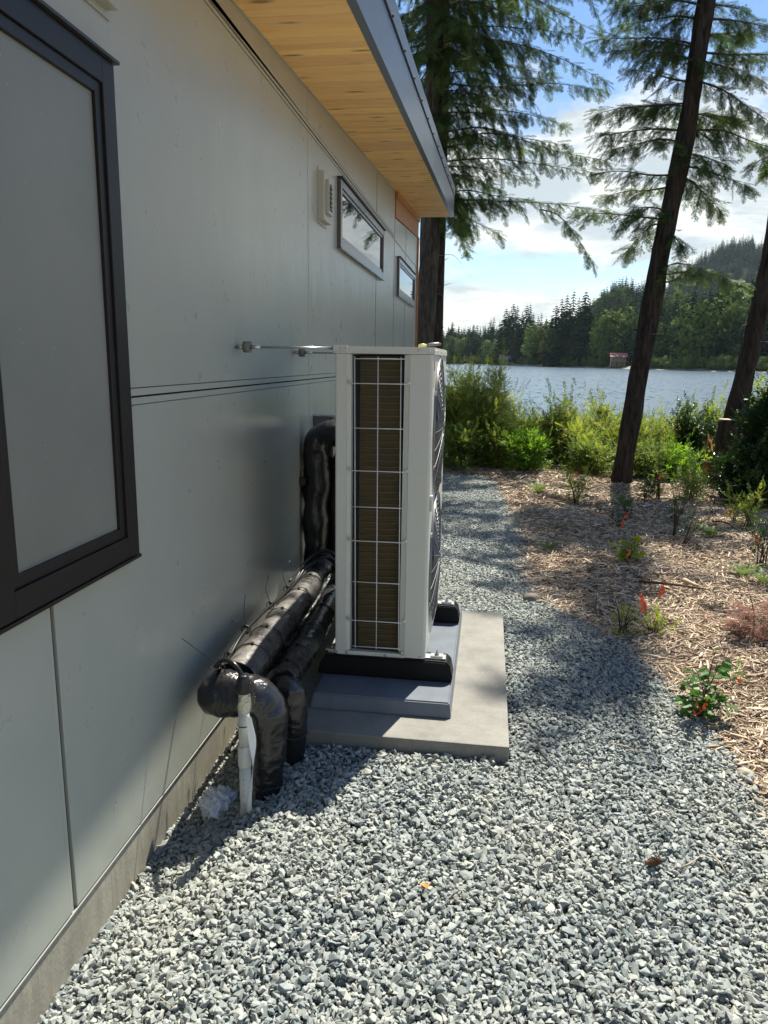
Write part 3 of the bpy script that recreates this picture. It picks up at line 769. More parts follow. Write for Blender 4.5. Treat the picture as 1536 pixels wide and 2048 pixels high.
# cedar frieze and corner board
MB().prism([(8.475, zb(8.475)), (YE, zb(YE)), (YE, soff(YE) - .002), (8.475, soff(8.475) - .002)], HX - .01, HX + .012).build('cedar_frieze', MT['cedar_dark'], house)
MB().prism([(8.475, soff(8.475) - .07), (YE, soff(YE) - .07), (YE, soff(YE) - .003), (8.475, soff(8.475) - .003)], HX + .0125, HX + .03).build('frieze_batten', MT['cedar_dark'], house)
MB().prism([(10.975, .04), (11.02, .04), (11.02, zb(11) - .002), (10.975, zb(10.975) - .002)], HX - .02, HX + .022).build('corner_board', MT['cedar_dark'], house)
# soffit boards (each its own piece)
ang = math.atan(.0705); bw = .088
def board_mb(y):
    z = soff(y); e = .0036; c, s_ = math.cos(ang), math.sin(ang)
    pr = [(e, .0), (e + .004, -.005), (bw - .004 - e, -.005), (bw - e, 0), (bw - e, .016), (e, .016)]
    return MB().prism([(y + p * c - q * s_, z + p * s_ + q * c) for p, q in pr], HX - .01, -.641)
b0 = fixn(board_mb(2.2).build('soffit_board', MT['soffit'], house))
nb = int((YE - 2.2) / (bw * math.cos(ang)))
for k in range(1, nb):
    dup(b0, house, (0, k * bw * math.cos(ang), k * bw * math.sin(ang)))
MB().prism([(-2, soff(-2)), (2.19, soff(2.19)), (2.19, soff(2.19) + .014), (-2, soff(-2) + .014)], HX - .01, -.641).build('soffit_panel', MT['soffit'], house)
MB().prism([(-2, soff(-2) + .018), (YE, soff(YE) + .018), (YE, soff(YE) + .028), (-2, soff(-2) + .028)], HX - .01, -.645).build('soffit_backing', MT['dark_gap'], house)
# fascia in lengths with thin seams, cap flashing above, screws
seams = [-2, 0.6, 3.1, 6.35, 8.95, YE]
for a_, b_ in zip(seams[:-1], seams[1:]):
    a2, b2 = a_ + .002, b_ - .002
    MB().prism([(a2, soff(a2) - .006), (b2, soff(b2) - .006), (b2, soff(b2) + .255), (a2, soff(a2) + .255)], -.60 - .004, -.60).build('fascia_panel', MT['fascia'], house)
    MB().prism([(a2, soff(a2) - .006), (b2, soff(b2) - .006), (b2, soff(b2) - .002), (a2, soff(a2) - .002)], -.641, -.6042).build('fascia_lip', MT['fascia'], house)
MB().prism([(-2, soff(-2) - .0015), (YE, soff(YE) - .0015), (YE, soff(YE) + .25), (-2, soff(-2) + .25)], -.645, -.606).build('fascia_backing', MT['dark_gap'], house)
MB().prism([(-2, soff(-2) + .25), (YE, soff(YE) + .25), (YE, soff(YE) + .272), (-2, soff(-2) + .272)], -.66, -.607).build('drip_gap', MT['dark_gap'], house)
for a_, b_ in [(-2, 1.9), (1.905, 5.2), (5.205, 8.2), (8.205, YE)]:
    MB().prism([(a_, soff(a_) + .272), (b_, soff(b_) + .272), (b_, soff(b_) + .38), (a_, soff(a_) + .38)], -.75, -.592).build('cap_flashing', MT['fascia'], house)
sc0 = None
for k in range(14):
    y = 3.2 + k * .56; z = soff(y) + .281
    if sc0 is None: sc0 = MB().cyl((-.595, y, z), (-.583, y, z), .008, 8).build('screw', MT['black_metal'], house); y0_, z0_ = y, z
    else: dup(sc0, house, (0, y - y0_, z - z0_))

def window(y0, y1, z0, z1, fw, proud, glass, fm, side_dark=True):
    o = MB()
    x1 = HX + proud
    o.box(HX + .001, x1, y0, y0 + fw, z0, z1, .002); o.box(HX + .001, x1, y1 - fw, y1, z0, z1, .002)
    o.box(HX + .001, x1, y0 + fw, y1 - fw, z0, z0 + fw, .002); o.box(HX + .001, x1, y0 + fw, y1 - fw, z1 - fw, z1, .002)
    fr = o.build('window', fm, house)
    f2 = fw * .45; q = MB(); a0, a1, c0, c1 = y0 + fw + .001, y1 - fw - .001, z0 + fw + .001, z1 - fw - .001; x2 = x1 - .008
    q.box(HX + .001, x2, a0, a0 + f2, c0, c1, .0015); q.box(HX + .001, x2, a1 - f2, a1, c0, c1, .0015)
    q.box(HX + .001, x2, a0 + f2, a1 - f2, c0, c0 + f2, .0015); q.box(HX + .001, x2, a0 + f2, a1 - f2, c1 - f2, c1, .0015)
    q.build('sash', fm, fr)
    MB().box(HX + .002, x2 - .010, a0 + f2 + .0005, a1 - f2 - .0005, c0 + f2 + .0005, c1 - f2 - .0005).build('pane', glass, fr)
    MB().box(HX + .001, x1 + .014, y0 - .01, y1 + .01, z1 + .002, z1 + .010).build('head_flashing', MT['black_metal'], fr)
    MB().box(HX + .001, x1 + .004, y0 - .004, y1 + .004, z0 - .012, z0 - .002).build('sill', fm, fr)
    return fr
window(1.445, 2.134, .971, 2.370, .067, .028, MT['frost'], MT['bronze'])['label'] = 'tall frosted window in a black frame'
window(5.345, 7.50, 2.35, 2.80, .055, .028, MT['mirror'], MT['bronze2'])['label'] = 'wide high window reflecting branches, nearer of two'
window(8.73, 10.56, 2.305, 2.72, .055, .028, MT['mirror'], MT['bronze2'])['label'] = 'wide high window near the house corner'
def vent(y0, z0):
    v = MB().box(HX + .001, HX + .040, y0, y0 + .215, z0, z0 + .285, .004).build('wall_vent', MT['trim'], house)
    MB().box(HX + .001, HX + .006, y0 - .012, y0 + .227, z0 - .02, z0 + .305).build('vent_flange', MT['trim'], v)
    q = MB(); ya, yb, za, zc_ = y0 + .05, y0 + .175, z0 + .045, z0 + .245
    q.box(HX + .041, HX + .060, ya, ya + .02, za, zc_); q.box(HX + .041, HX + .060, yb - .02, yb, za, zc_)
    q.box(HX + .041, HX + .060, ya + .02, yb - .02, za, za + .02); q.box(HX + .041, HX + .060, ya + .02, yb - .02, zc_ - .02, zc_)
    q.build('vent_rim', MT['trim'], v)
    MB().box(HX + .0405, HX + .043, ya + .02, yb - .02, za + .02, zc_ - .02).build('vent_opening', MT['dark_gap'], v)
    for k in range(6):
        z = za + .026 + k * .026
        fixn(MB().prism([(HX + .044, z + .02), (HX + .066, z), (HX + .068, z + .003), (HX + .046, z + .023)], ya + .021, yb - .021, 'y').build('louver', MT['trim'], v))
vent(4.755, 2.425); vent(1.945, 2.515)
# ================================================================== SLAB, RISER, BLOCKS, HEAT PUMP
MB().box(SLAB[0], SLAB[1], SLAB[2], SLAB[3], -.06, .08, .006).build('concrete_slab', MT['slab'], None, label='pale concrete slab under the heat pump', cat='concrete slab')
# grey riser
rb = thing('riser_pad', 'blue-grey plastic riser pad on the concrete slab', 'pad', (-.41, 3.6, .08))
bm = bmesh.new()
bv = [(-.722, 2.928, .0805), (-.104, 2.928, .0805), (-.104, 4.245, .0805), (-.722, 4.245, .0805)]
tv = [(-.710, 2.945, .146), (-.114, 2.945, .146), (-.114, 4.23, .146), (-.710, 4.23, .146)]
vb = [bm.verts.new(v) for v in bv]; vt = [bm.verts.new(v) for v in tv]
bm.faces.new(vb[::-1]); bm.faces.new(vt)
for i in range(4): bm.faces.new((vb[i], vb[(i + 1) % 4], vt[(i + 1) % 4], vt[i]))
bmesh.ops.bevel(bm, geom=bm.edges[:], offset=.006, segments=3, affect='EDGES')
MB().bm(bm).build('riser_body', MT['riser'], rb)
def block(y0, label):
    t = thing('support_block', label, 'support block', (-.42, y0 + .06, .147), 'black rubber blocks under the heat pump')
    x0, x1 = -.735, -.112
    pr = [(x0 + .004, .1475), (x0, .165), (x0 + .012, .205), (x0 + .03, .234), (x0 + .06, .2455), (x1 - .075, .2455), (x1 - .03, .243), (x1 - .012, .225), (x1, .170), (x1 - .003, .1475)]
    bm = bmesh.new(); a = [bm.verts.new((p[0], y0, p[1])) for p in pr]; b = [bm.verts.new((p[0], y0 + .115, p[1])) for p in pr]
    bm.faces.new(a); bm.faces.new(b[::-1])
    for i in range(len(pr)): bm.faces.new((a[i], a[(i + 1) % len(pr)], b[(i + 1) % len(pr)], b[i])[::-1])
    bmesh.ops.recalc_face_normals(bm, faces=bm.faces)
    bmesh.ops.bevel(bm, geom=[e for e in bm.edges if abs(e.verts[0].co.y - e.verts[1].co.y) < 1e-5], offset=.006, segments=2, affect='EDGES')
    MB().bm(bm).build('rubber_body', MT['rubber'], t)
    MB().box(x0 + .045, x1 - .035, y0 + .022, y0 + .068, .2462, .2545, .001).build('rail', MT['zinc'], t)
    for xx in (x1 - .075, x0 + .06):
        MB().box(xx - .028, xx + .028, y0 + .026, y0 + .064, .2548, .2615).build('clamp_plate', MT['zinc'], t)
        MB().cyl((xx, y0 + .045, .262), (xx, y0 + .045, .271), .011, 6).build('nut', MT['steel'], t)
        MB().cyl((xx, y0 + .045, .271), (xx, y0 + .045, .285), .0045, 8).build('bolt', MT['steel'], t)
block(3.145, 'front black rubber support block under the near end of the heat pump')
block(3.925, 'rear black rubber support block under the far end of the heat pump')

X0, X1, Y0, Y1, Z0, Z1 = -.655, -.238, 3.15, 4.06, .252, 1.602
hp = thing('heat_pump', 'tall light grey outdoor heat pump unit with two fans', 'heat pump', (-.44, 3.62, .255))
def plate_profile(pts, z0, z1, name, closed=True):
    mb = MB(); n = len(pts)
    mb.v = [(p[0], p[1], z0) for p in pts] + [(p[0], p[1], z1) for p in pts]
    mb.f = [(i, (i + 1) % n, (i + 1) % n + n, i + n) for i in range(n)] + [tuple(range(n))[::-1], tuple(range(n, 2 * n))]
    mb.sm = [False] * len(mb.f)
    return fixn(mb.build(name, MT['enamel'], hp))
def arc(cx_, cy_, r_, a0, a1, n=8): return [(cx_ + r_ * math.cos(R(a0 + (a1 - a0) * k / n)), cy_ + r_ * math.sin(R(a0 + (a1 - a0) * k / n))) for k in range(n + 1)]
th = .0015
# right panel: near face piece, rounded corner, long front face
rc = .014
plate_profile([(-.334, Y0)] + arc(X1 - rc, Y0 + rc, rc, -90, 0) + [(X1, Y1), (X1 - .004, Y1), (X1 - .004, Y0 + rc + .002), (X1 - rc - .002, Y0 + .004), (-.334, Y0 + .004)], .2525, Z1, 'front_panel')
plate_profile([(-.3348, Y0 + .0025), (-.3348, Y0 + .006), (-.357, Y0 + .012), (-.357, Y0 + .0085)], .27, Z1 - .001, 'grille_side_frame')
plate_profile([(-.357, Y0 + .0085), (-.357, Y0 + .05), (-.3585, Y0 + .05), (-.3585, Y0 + .0085)], .27, Z1 - .001, 'opening_return')
rl = .008
plate_profile([(-.604, Y0), (-.604, Y0 + .004), (X0 + rl, Y0 + .004), (X0 + .004, Y0 + rl), (X0 + .004, Y0 + .10), (X0, Y0 + .10)] + arc(X0 + rl, Y0 + rl, rl, 180, 270, 5), .2525, Z1, 'corner_post')
plate_profile([(-.6035, Y0 + .0025), (-.587, Y0 + .0085), (-.587, Y0 + .012), (-.6035, Y0 + .006)], .27, Z1 - .001, 'grille_side_frame')
plate_profile([(-.5855, Y0 + .0085), (-.5855, Y0 + .05), (-.587, Y0 + .05), (-.587, Y0 + .0085)], .27, Z1 - .001, 'opening_return')
MB().box(X0, X0 + .004, Y1 - .35, Y1, .2525, Z1).build('rear_panel', MT['enamel'], hp)
MB().box(X0 + .004, X1 - .004, Y1 - .004, Y1, .2525, Z1).build('far_side_panel', MT['enamel'], hp)
# base
fixn(MB().prism([(-.603, .2525), (-.603, .268), (-.3345, .268), (-.3345, .2525)], Y0 + .001, Y0 + .006, 'y').build('base_strip', MT['enamel'], hp))
fixn(MB().prism([(-.645, .2515), (-.645, .236), (-.52, .228), (-.40, .236), (-.335, .242), (-.335, .2515)], Y0 + .009, Y0 + .012, 'y').build('base_skirt', MT['enamel'], hp))
MB().box(X0 + .004, X1 - .005, Y0 + .012, Y1 - .004, .2555, .262).build('base_pan', MT['enamel'], hp)
# top cap
bm = bmesh.new(); bmesh.ops.create_cube(bm, size=1)
for v in bm.verts: v.co = Vector(((X0 + X1) / 2 + v.co.x * (X1 - X0 + .010), (Y0 + Y1) / 2 + v.co.y * (Y1 - Y0 + .010), 1.618 + v.co.z * .029))
bmesh.ops.bevel(bm, geom=[e for e in bm.edges if abs(e.verts[0].co.z - e.verts[1].co.z) > .01 and e.verts[0].co.x > -.4], offset=.018, segments=4, affect='EDGES')
bmesh.ops.bevel(bm, geom=[e for e in bm.edges if abs(e.verts[0].co.z - e.verts[1].co.z) < .001 and e.verts[0].co.z > 1.62], offset=.003, segments=2, affect='EDGES')
cap = MB().bm(bm).build('top_cap', MT['enamel'], hp)
def screw(x, y, z, ax, r_=.0055, nm='screw'):
    d = Vector((1, 0, 0)) if ax == 'x' else Vector((0, -1, 0))
    p = Vector((x, y, z)); MB().tube([p - d * .001, p + d * .0015, p + d * .003], [r_, r_, r_ * .55], 10).build(nm, MT['steel'], hp)
for q in [(-.30, 3.1455, 1.619), (-.645, 3.1495, .262), (-.60, 3.1485, .259), (-.42, 3.1485, .257), (-.262, 3.1495, .2605)]: screw(*q, 'y')
screw(-.345, 3.149, .272, 'y', .009, 'drain_screw')
for y in (3.20, 3.33, 3.55, 3.8): screw(X1 + .005, y, 1.617, 'x')
# coil: black surround, fin block, tubes
MB().box(-.585, -.359, 3.196, 3.199, .262, 1.60).build('coil_surround', MT['dark_gap'], hp)
MB().box(-.553, -.368, 3.185, 3.1955, .268, 1.592).build('coil', MT['coil'], hp)
tb = None
for k in range(47):
    z = .285 + k * .0278
    if tb is None: tb = MB().tube([(-.553 + q * .185 / 6, 3.1832 - .004 * math.sin(q / 6 * 3.14), z + .0008 * math.cos(q)) for q in range(7)], .0016, 6).build('coil_tube', MT['tube'], hp)
    else: dup(tb, hp, (0, 0, k * .0278))
# wire guard
for x0_, x1_ in ((-.569, -.5575), (-.469, -.461), (-.372, -.3595)):
    MB().tube([(x1_, 3.139, .288), (x0_ * .4 + x1_ * .6, 3.1395, .8), (x0_, 3.139, 1.592)], .0021, 8).build('guard_wire', MT['guard'], hp)
for z, lng in ((1.582, 0), (1.479, 1), (1.290, 0), (1.105, 1), (.946, 0), (.792, 1), (.603, 0), (.421, 1), (.297, 0)):
    xa, xb = (-.594, -.341) if lng else (-.566, -.362)
    pts = [(xa, 3.147, z + .003), (xa + .006, 3.136, z), (xb - .006, 3.136, z + .001), (xb, 3.147, z + .004)] if lng else [(xa - .006, 3.1365, z), (xb + .006, 3.1365, z + .001)]
    MB().tube(pts, .002, 8).build('guard_wire', MT['guard'], hp)
    if lng:
        for xx in (xa - .001, xb + .001):
            MB().box(xx - .008, xx + .008, 3.1475, 3.1505, z - .001, z + .012, .001).build('wire_clip', MT['zinc'], hp)
            screw(xx, 3.147, z + .006, 'y', .0045)
# fans behind domed guards on the long face
for zc_, rad in ((1.268, .318), (.630, .318)):
    yc = 3.56
    g_ = MB(); nr = 13
    for k in range(1, nr + 1):
        rr = rad * k / nr; dome = .020 * (1 - (k / nr) ** 2.2) + .006
        pts = [(X1 + dome, yc + rr * math.cos(a_), zc_ + rr * math.sin(a_)) for a_ in [2 * math.pi * q / 48 for q in range(49)]]
        g_.tube(pts, .0022, 5, False)
    for q in range(24):
        a_ = 2 * math.pi * q / 24
        g_.tube([(X1 + .020 * (1 - (t / 6) ** 2.2) + .0085, yc + rad * t / 6 * math.cos(a_), zc_ + rad * t / 6 * math.sin(a_)) for t in range(1, 7)], .0017, 5, False)
    gd = g_.build('fan_guard', MT['grille'], hp)
    MB().tube([(X1 + .002, yc, zc_), (X1 + .010, yc, zc_)], [rad + .004, rad + .001], 48, False).build('fan_shroud', MT['grille'], hp)
    MB().tube([(X1 + .0008, yc, zc_), (X1 + .0015, yc, zc_)], rad - .002, 48).build('fan_opening', MT['dark_gap'], hp)
    fan = MB().cyl((X1 + .003, yc, zc_), (X1 + .022, yc, zc_), .055, 20).build('fan_hub', MT['black_metal'], hp)
    for q in range(3):
        a_ = q * 2.094 + .3; f_ = MB(); vv = []
        for t in range(7):
            r_ = .05 + (rad - .065) * t / 6
            for e in (-.38, .38):
                aa = a_ + e * (1 - .25 * t / 6) + t * .05; vv.append((X1 + .012 + e * .02, yc + r_ * math.cos(aa), zc_ + r_ * math.sin(aa)))
        f_.add(vv, [(2 * t, 2 * t + 1, 2 * t + 3, 2 * t + 2) for t in range(6)], True); f_.build('fan_blade', MT['black_metal'], fan)
    for q in range(6):
        a_ = q * 1.047 + .5; p = Vector((X1, yc + (rad + .008) * math.cos(a_), zc_ + (rad + .008) * math.sin(a_)))
        MB().box(p.x + .001, p.x + .008, p.y - .010, p.y + .010, p.z - .010, p.z + .010, .002).build('guard_clip', MT['steel'], hp)
MB().box(X1 + .0006, X1 + .0016, 3.20, 3.235, 1.535, 1.575).build('warning_label', MT['red_label'], hp, label='red warning sticker')
MB().box(X1 + .0006, X1 + .0016, 3.20, 3.235, 1.47, 1.530).build('warning_label', MT['yellow'], hp, label='yellow warning sticker')
MB().box(X1 + .0006, X1 + .012, 3.175, 3.20, .93, 1.0, .003).build('handle', MT['enamel'], hp)

# small tool left on the cap
tl = thing('hand_tool', 'small yellow-tipped hand tool with dark grip on top of the heat pump', 'tool', (-.27, 3.35, 1.633))
zt = 1.6345
MB().tube([(-.318, 3.33, zt + .007), (-.300, 3.335, zt + .009), (-.284, 3.34, zt + .008)], [.006, .009, .007], 10).build('tool_head', MT['yellow'], tl)
MB().tube([(-.283, 3.34, zt + .009), (-.272, 3.345, zt + .013), (-.235, 3.36, zt + .016), (-.222, 3.365, zt + .014)], [.004, .0075, .008, .006], 10).build('grip', MT['grille'], tl)

# brace rods to the wall
def brace(y, z, label):
    t = thing('brace_rod', label, 'brace rod', (-.88, y, z), 'wall brace rods')
    MB().tube([(HX, y, z - .002), (-1.088, y, z)], .003, 8).build('wall_screw', MT['steel'], t)
    MB().tube([(-1.093, y, z), (-1.070, y, z), (-1.062, y, z)], [.009, .011, .007], 8).build('anchor_nut', MT['steel'], t)
    MB().tube([(-1.060, y, z), (-1.030, y, z)], .024, 24).build('rubber_washer', MT['rubber_grey'], t)
    MB().tube([(-1.030, y, z), (-.985, y, z)], [.0085, .0085], 12).build('sleeve', MT['zinc'], t)
    MB().tube([(-.985, y, z), (-.668, y, z)], .0052, 10).build('rod', MT['steel'], t)
    MB().tube([(-.672, y, z), (-.652, y, z)], .011, 6).build('end_nut', MT['steel'], t)
    MB().box(-.663, -.600, y - .020, y - .0165, z - .014, z + .013, .001).build('bracket', MT['zinc'], t)
    for xx in (-.632, -.612): MB().cyl((xx, y - .0165, z), (xx, y - .0215, z), .008, 12).build('bracket_screw', MT['steel'], t)
brace(3.162, 1.625, 'near steel brace rod between the wall and the top of the heat pump')
brace(4.12, 1.612, 'far steel brace rod, half hidden behind the near one')

# electrical box on the wall
jb = thing('electrical_box', 'dark grey electrical box on the wall behind the black pipes', 'electrical box', (HX, 4.62, 1.0))
MB().box(HX + .001, -.972, 4.60, 4.78, .92, 1.222, .004).build('box_body', MT['jbox'], jb)
MB().box(HX + .001, -.955, 4.594, 4.786, 1.223, 1.235, .002).build('box_lid', MT['trim'], jb)

# ================================================================== PIPES
def wrinkle(pts, rad, seg, amp, seed, rings=True, squash=None):
    """wrapped tube: noise dents and tape ridges"""
    mb = MB(); mb.tube(pts, rad, seg)
    nseg = seg; out = []
    for i, v in enumerate(mb.v):
        ring = i // nseg; c = Vector(pts[min(ring, len(pts) - 1)]); d = Vector(v) - c
        nv = mnoise.noise(Vector(v) * 9 + Vector((seed, 0, 0))); n2_ = abs(mnoise.noise(Vector(v) * 22 + Vector((0, seed, 0)))) + .35 * abs(mnoise.noise(Vector(v) * 41 + Vector((seed, seed, 0))))
        k = 1 + amp * nv - amp * .9 * n2_ + (.018 if rings and ring % 5 == 0 else 0)
        out.append(tuple(c + d * k))
    mb.v = out; return mb
def dense(pts, n): return spline(pts, n)
def rpath(pts, rads, n):
    P = spline(pts, n); m_ = len(P); return P, [float(np.interp(i / (m_ - 1) * (len(pts) - 1), range(len(pts)), rads)) for i in range(m_)]
def zip_tie(parent, c, axis, r_, tail=None):
    axis = Vector(axis).normalized(); u = axis.orthogonal().normalized(); v = axis.cross(u)
    pts = [Vector(c) + (u * math.cos(a_) + v * math.sin(a_)) * r_ for a_ in [2 * math.pi * k / 26 for k in range(27)]]
    z = MB().tube(pts, .0022, 5, False); 
    top = max(pts, key=lambda p: p.z); z.box(top.x - .005, top.x + .005, top.y - .005, top.y + .005, top.z - .003, top.z + .005)
    if tail: z.tube(spline([top] + [Vector(q) for q in tail], 5), .0014, 5)
    z.build('zip_tie', MT['cable'], parent)
# pipe 1: riser -> along the wall -> elbow -> down
p1 = thing('insulated_pipe', 'thick black wrapped pipe nearest the wall, dusty on top, elbowing down into the gravel', 'pipe', (-.9, 2.45, -.05), 'black wrapped pipes of the heat pump')
P, Rd = rpath([(-.935, 4.30, .37), (-.93, 4.0, .372), (-.905, 3.6, .385), (-.892, 3.1, .395), (-.89, 2.75, .392), (-.90, 2.52, .375)], [.058, .060, .066, .074, .078, .080], 14)
wrinkle(P, Rd, 28, .05, 1.0).build('pipe_run', MT['wrap_dusty'], p1)
for i in range(6, len(P) - 3, 9): zip_tie(p1, P[i], (P[i + 1] - P[i]), Rd[i] * 1.04)
P, Rd = rpath([(-.995, 2.47, .345), (-.975, 2.46, .352), (-.93, 2.45, .362), (-.86, 2.44, .365), (-.795, 2.435, .350), (-.757, 2.43, .295), (-.752, 2.425, .20), (-.752, 2.42, .08), (-.752, 2.42, -.09)], [.050, .080, .090, .086, .088, .082, .066, .058, .054], 18)
wrinkle(P, Rd, 48, .13, 4.2, False).build('pipe_elbow', MT['wrap'], p1)
for q in (.21, .12, .03): zip_tie(p1, (-.752, 2.424, q), (0, .1, 1), .0615)
p2 = thing('insulated_pipe', 'glossy black wrapped pipe nearest the heat pump, ending behind the first elbow', 'pipe', (-.76, 2.65, -.05), 'black wrapped pipes of the heat pump')
P, Rd = rpath([(-.80, 4.28, .33), (-.80, 4.0, .33), (-.785, 3.6, .325), (-.770, 3.2, .325), (-.765, 2.85, .325), (-.77, 2.66, .32)], [.055, .058, .060, .062, .064, .062], 14)
wrinkle(P, Rd, 28, .05, 2.0).build('pipe_run', MT['wrap'], p2)
for i in range(4, len(P) - 2, 10): zip_tie(p2, P[i], (P[i + 1] - P[i]), Rd[i] * 1.04)
P, Rd = rpath([(-.80, 2.66, .285), (-.77, 2.655, .290), (-.735, 2.645, .285), (-.722, 2.64, .235), (-.725, 2.64, .13), (-.728, 2.64, .0), (-.728, 2.64, -.09)], [.05, .062, .070, .068, .062, .055, .052], 18)
wrinkle(P, Rd, 40, .15, 7.7, False).build('pipe_elbow', MT['wrap'], p2)
zip_tie(p2, (-.725, 2.64, .12), (0, 0, 1), .064)
# riser bundle behind the unit
vb_ = thing('pipe_riser', 'bundle of black wrapped pipes rising up the wall behind the heat pump', 'pipe', (-.95, 4.32, .3))
for pts, rads, sd in (([(-1.0, 4.32, .30), (-1.005, 4.32, .6), (-1.0, 4.32, .9), (-.995, 4.32, 1.08), (-.95, 4.31, 1.135), (-.80, 4.28, 1.14), (-.64, 4.25, 1.13)], [.092, .094, .090, .090, .085, .078, .07], 3.3),
                      ([(-.85, 4.30, .28), (-.86, 4.31, .55), (-.865, 4.32, .85), (-.84, 4.32, .98), (-.76, 4.30, 1.03), (-.64, 4.26, 1.04)], [.07, .065, .062, .075, .08, .07], 5.1),
                      ([(-.93, 4.40, .30), (-.93, 4.40, .6), (-.93, 4.40, 1.0)], [.08, .08, .08], 8.8)):
    P, Rd = rpath(pts, rads, 12); wrinkle(P, Rd, 26, .16, sd).build('pipe', MT['wrap'], vb_)
MB().box(HX + .001, -1.06, 4.235, 4.26, .84, .885, .003).build('wall_clip', MT['cable'], vb_)
# cables along the pipe
cb = thing('cable', 'black cable running along the wall-side pipe into the white conduit', 'cable', (-.97, 2.5, .45))
C1 = [(-.80, 4.05, .40), (-.88, 4.0, .47), (-.96, 3.85, .45), (-.975, 3.65, .415), (-.972, 3.3, .435), (-.975, 3.1, .45), (-.972, 2.8, .455), (-.965, 2.6, .43), (-.935, 2.42, .475), (-.895, 2.36, .53), (-.845, 2.325, .535), (-.812, 2.31, .505), (-.806, 2.309, .47)]
MB().tube(spline(C1, 8), .0085, 10).build('cable_sheath', MT['cable'], cb)
C2 = [(p[0] - .016, p[1] + .01, p[2] - .012 + .008 * math.sin(i)) for i, p in enumerate(C1[:10])]
MB().tube(spline(C2, 8), .0065, 8).build('cable_sheath', MT['cable'], cb)
C3 = [(-.80, 4.1, .42), (-.90, 4.05, .50), (-.985, 3.9, .46), (-.99, 3.6, .44)]
MB().tube(spline(C3, 8), .006, 8).build('cable_sheath', MT['cable'], cb)
for (x, y, z), tail in (((-.935, 2.44, .46), [(-.985, 2.40, .53), (-1.045, 2.36, .60)]), ((-.972, 2.85, .455), [(-.985, 2.86, .53), (-.98, 2.87, .605)]), ((-.985, 2.87, .45), [(-1.02, 2.85, .49), (-1.045, 2.86, .48)]), ((-.974, 3.2, .445), [(-1.0, 3.22, .52), (-.99, 3.24, .58)]), ((-.975, 3.5, .43), [(-1.01, 3.55, .5), (-.99, 3.62, .55)]), ((-.97, 2.62, .43), [(-1.0, 2.6, .40), (-1.02, 2.55, .41)])):
    b_ = Vector((x, y, z)); q = MB().tube(spline([b_ - Vector((.0, 0, .012)), b_ + Vector((0, 0, .010))] + [Vector(t_) for t_ in tail], 6), .0017, 5)
    q.box(x - .006, x + .006, y - .004, y + .006, z + .006, z + .014); q.tube([b_ + Vector((.018 * math.cos(k * .4), 0, .018 * math.sin(k * .4))) for k in range(17)], .0022, 5, False)
    q.build('zip_tie', MT['cable'], cb)
# white conduit
pv = thing('conduit_pipe', 'white plastic conduit standing in the gravel with a black rubber boot on top', 'conduit', (-.806, 2.309, -.06))
MB().tube([(-.806, 2.309, -.12), (-.806, 2.309, .17)], .0205, 24).build('lower_pipe', MT['pvc'], pv)
MB().tube([(-.806, 2.309, .155), (-.806, 2.309, .160), (-.806, 2.309, .235), (-.806, 2.309, .238)], [.0215, .0235, .0235, .0215], 24).build('coupling', MT['pvc'], pv)
MB().tube([(-.806, 2.309, .238), (-.804, 2.309, .405)], .020, 24).build('upper_pipe', MT['pvc'], pv)
wrinkle([(-.804, 2.309, .365 + k * .006) for k in range(14)], .0235, 22, .35, 9.0, False).build('foil_wrap', MT['foil'], pv)
wrinkle([(-.804, 2.309, .437 + k * .006) for k in range(12)], [.024, .027, .0275, .0265, .027, .026, .0245, .025, .022, .021, .019, .014], 22, .06, 2.0, False).build('rubber_boot', MT['cable'], pv)
MB().tube([Vector((-.806 + .0225 * math.cos(a_), 2.309 + .0225 * math.sin(a_), .315)) for a_ in [k * .2618 for k in range(25)]], .0016, 5, False).build('zip_tie', MT['cable'], pv)
bm = bmesh.new(); prev = None
for k in range(19):
    t = k / 18; z = .355 - .42 * t; xx = -.782 + .012 * math.sin(t * 5) + .006 * t; w = .010 + .012 * math.sin(min(1, t * 1.9) * 3.14) ** 2; tw = t * 2.6 + .5
    a = Vector((xx - w * math.cos(tw), 2.290 - w * math.sin(tw) * .5, z)); b = Vector((xx + w * math.cos(tw), 2.290 + w * math.sin(tw) * .5, z))
    cur = (bm.verts.new(a), bm.verts.new(b), bm.verts.new(b + Vector((0, .001, 0))), bm.verts.new(a + Vector((0, .001, 0))))
    if prev:
        for i in range(4): bm.faces.new((prev[i], prev[(i + 1) % 4], cur[(i + 1) % 4], cur[i]))
    prev = cur
MB().bm(bm).build('loose_tape', MT['strip'], pv)
# crumpled plastic film
bm = bmesh.new(); bmesh.ops.create_icosphere(bm, subdivisions=5, radius=1)
for v in bm.verts:
    p = v.co.copy(); wp = p + Vector((mnoise.noise(p * 1.7), mnoise.noise(p * 1.9 + Vector((5, 0, 0))), mnoise.noise(p * 1.6 + Vector((0, 7, 0))))) * .8
    n_ = (1 - abs(mnoise.noise(wp * 2.1))) * .55 + (1 - abs(mnoise.noise(wp * 4.3 + Vector((2, 2, 2))))) * .28 - .45
    q = p * (.62 + n_ * 1.35)
    v.co = Vector((-.945 + q.x * .082, 2.43 + q.y * .085, -.095 + q.z * .062 - q.x * .018))
MB().bm(bm, True).build('plastic_film', MT['film'], None, label='crumpled white plastic film on the gravel beside the conduit', cat='plastic film')

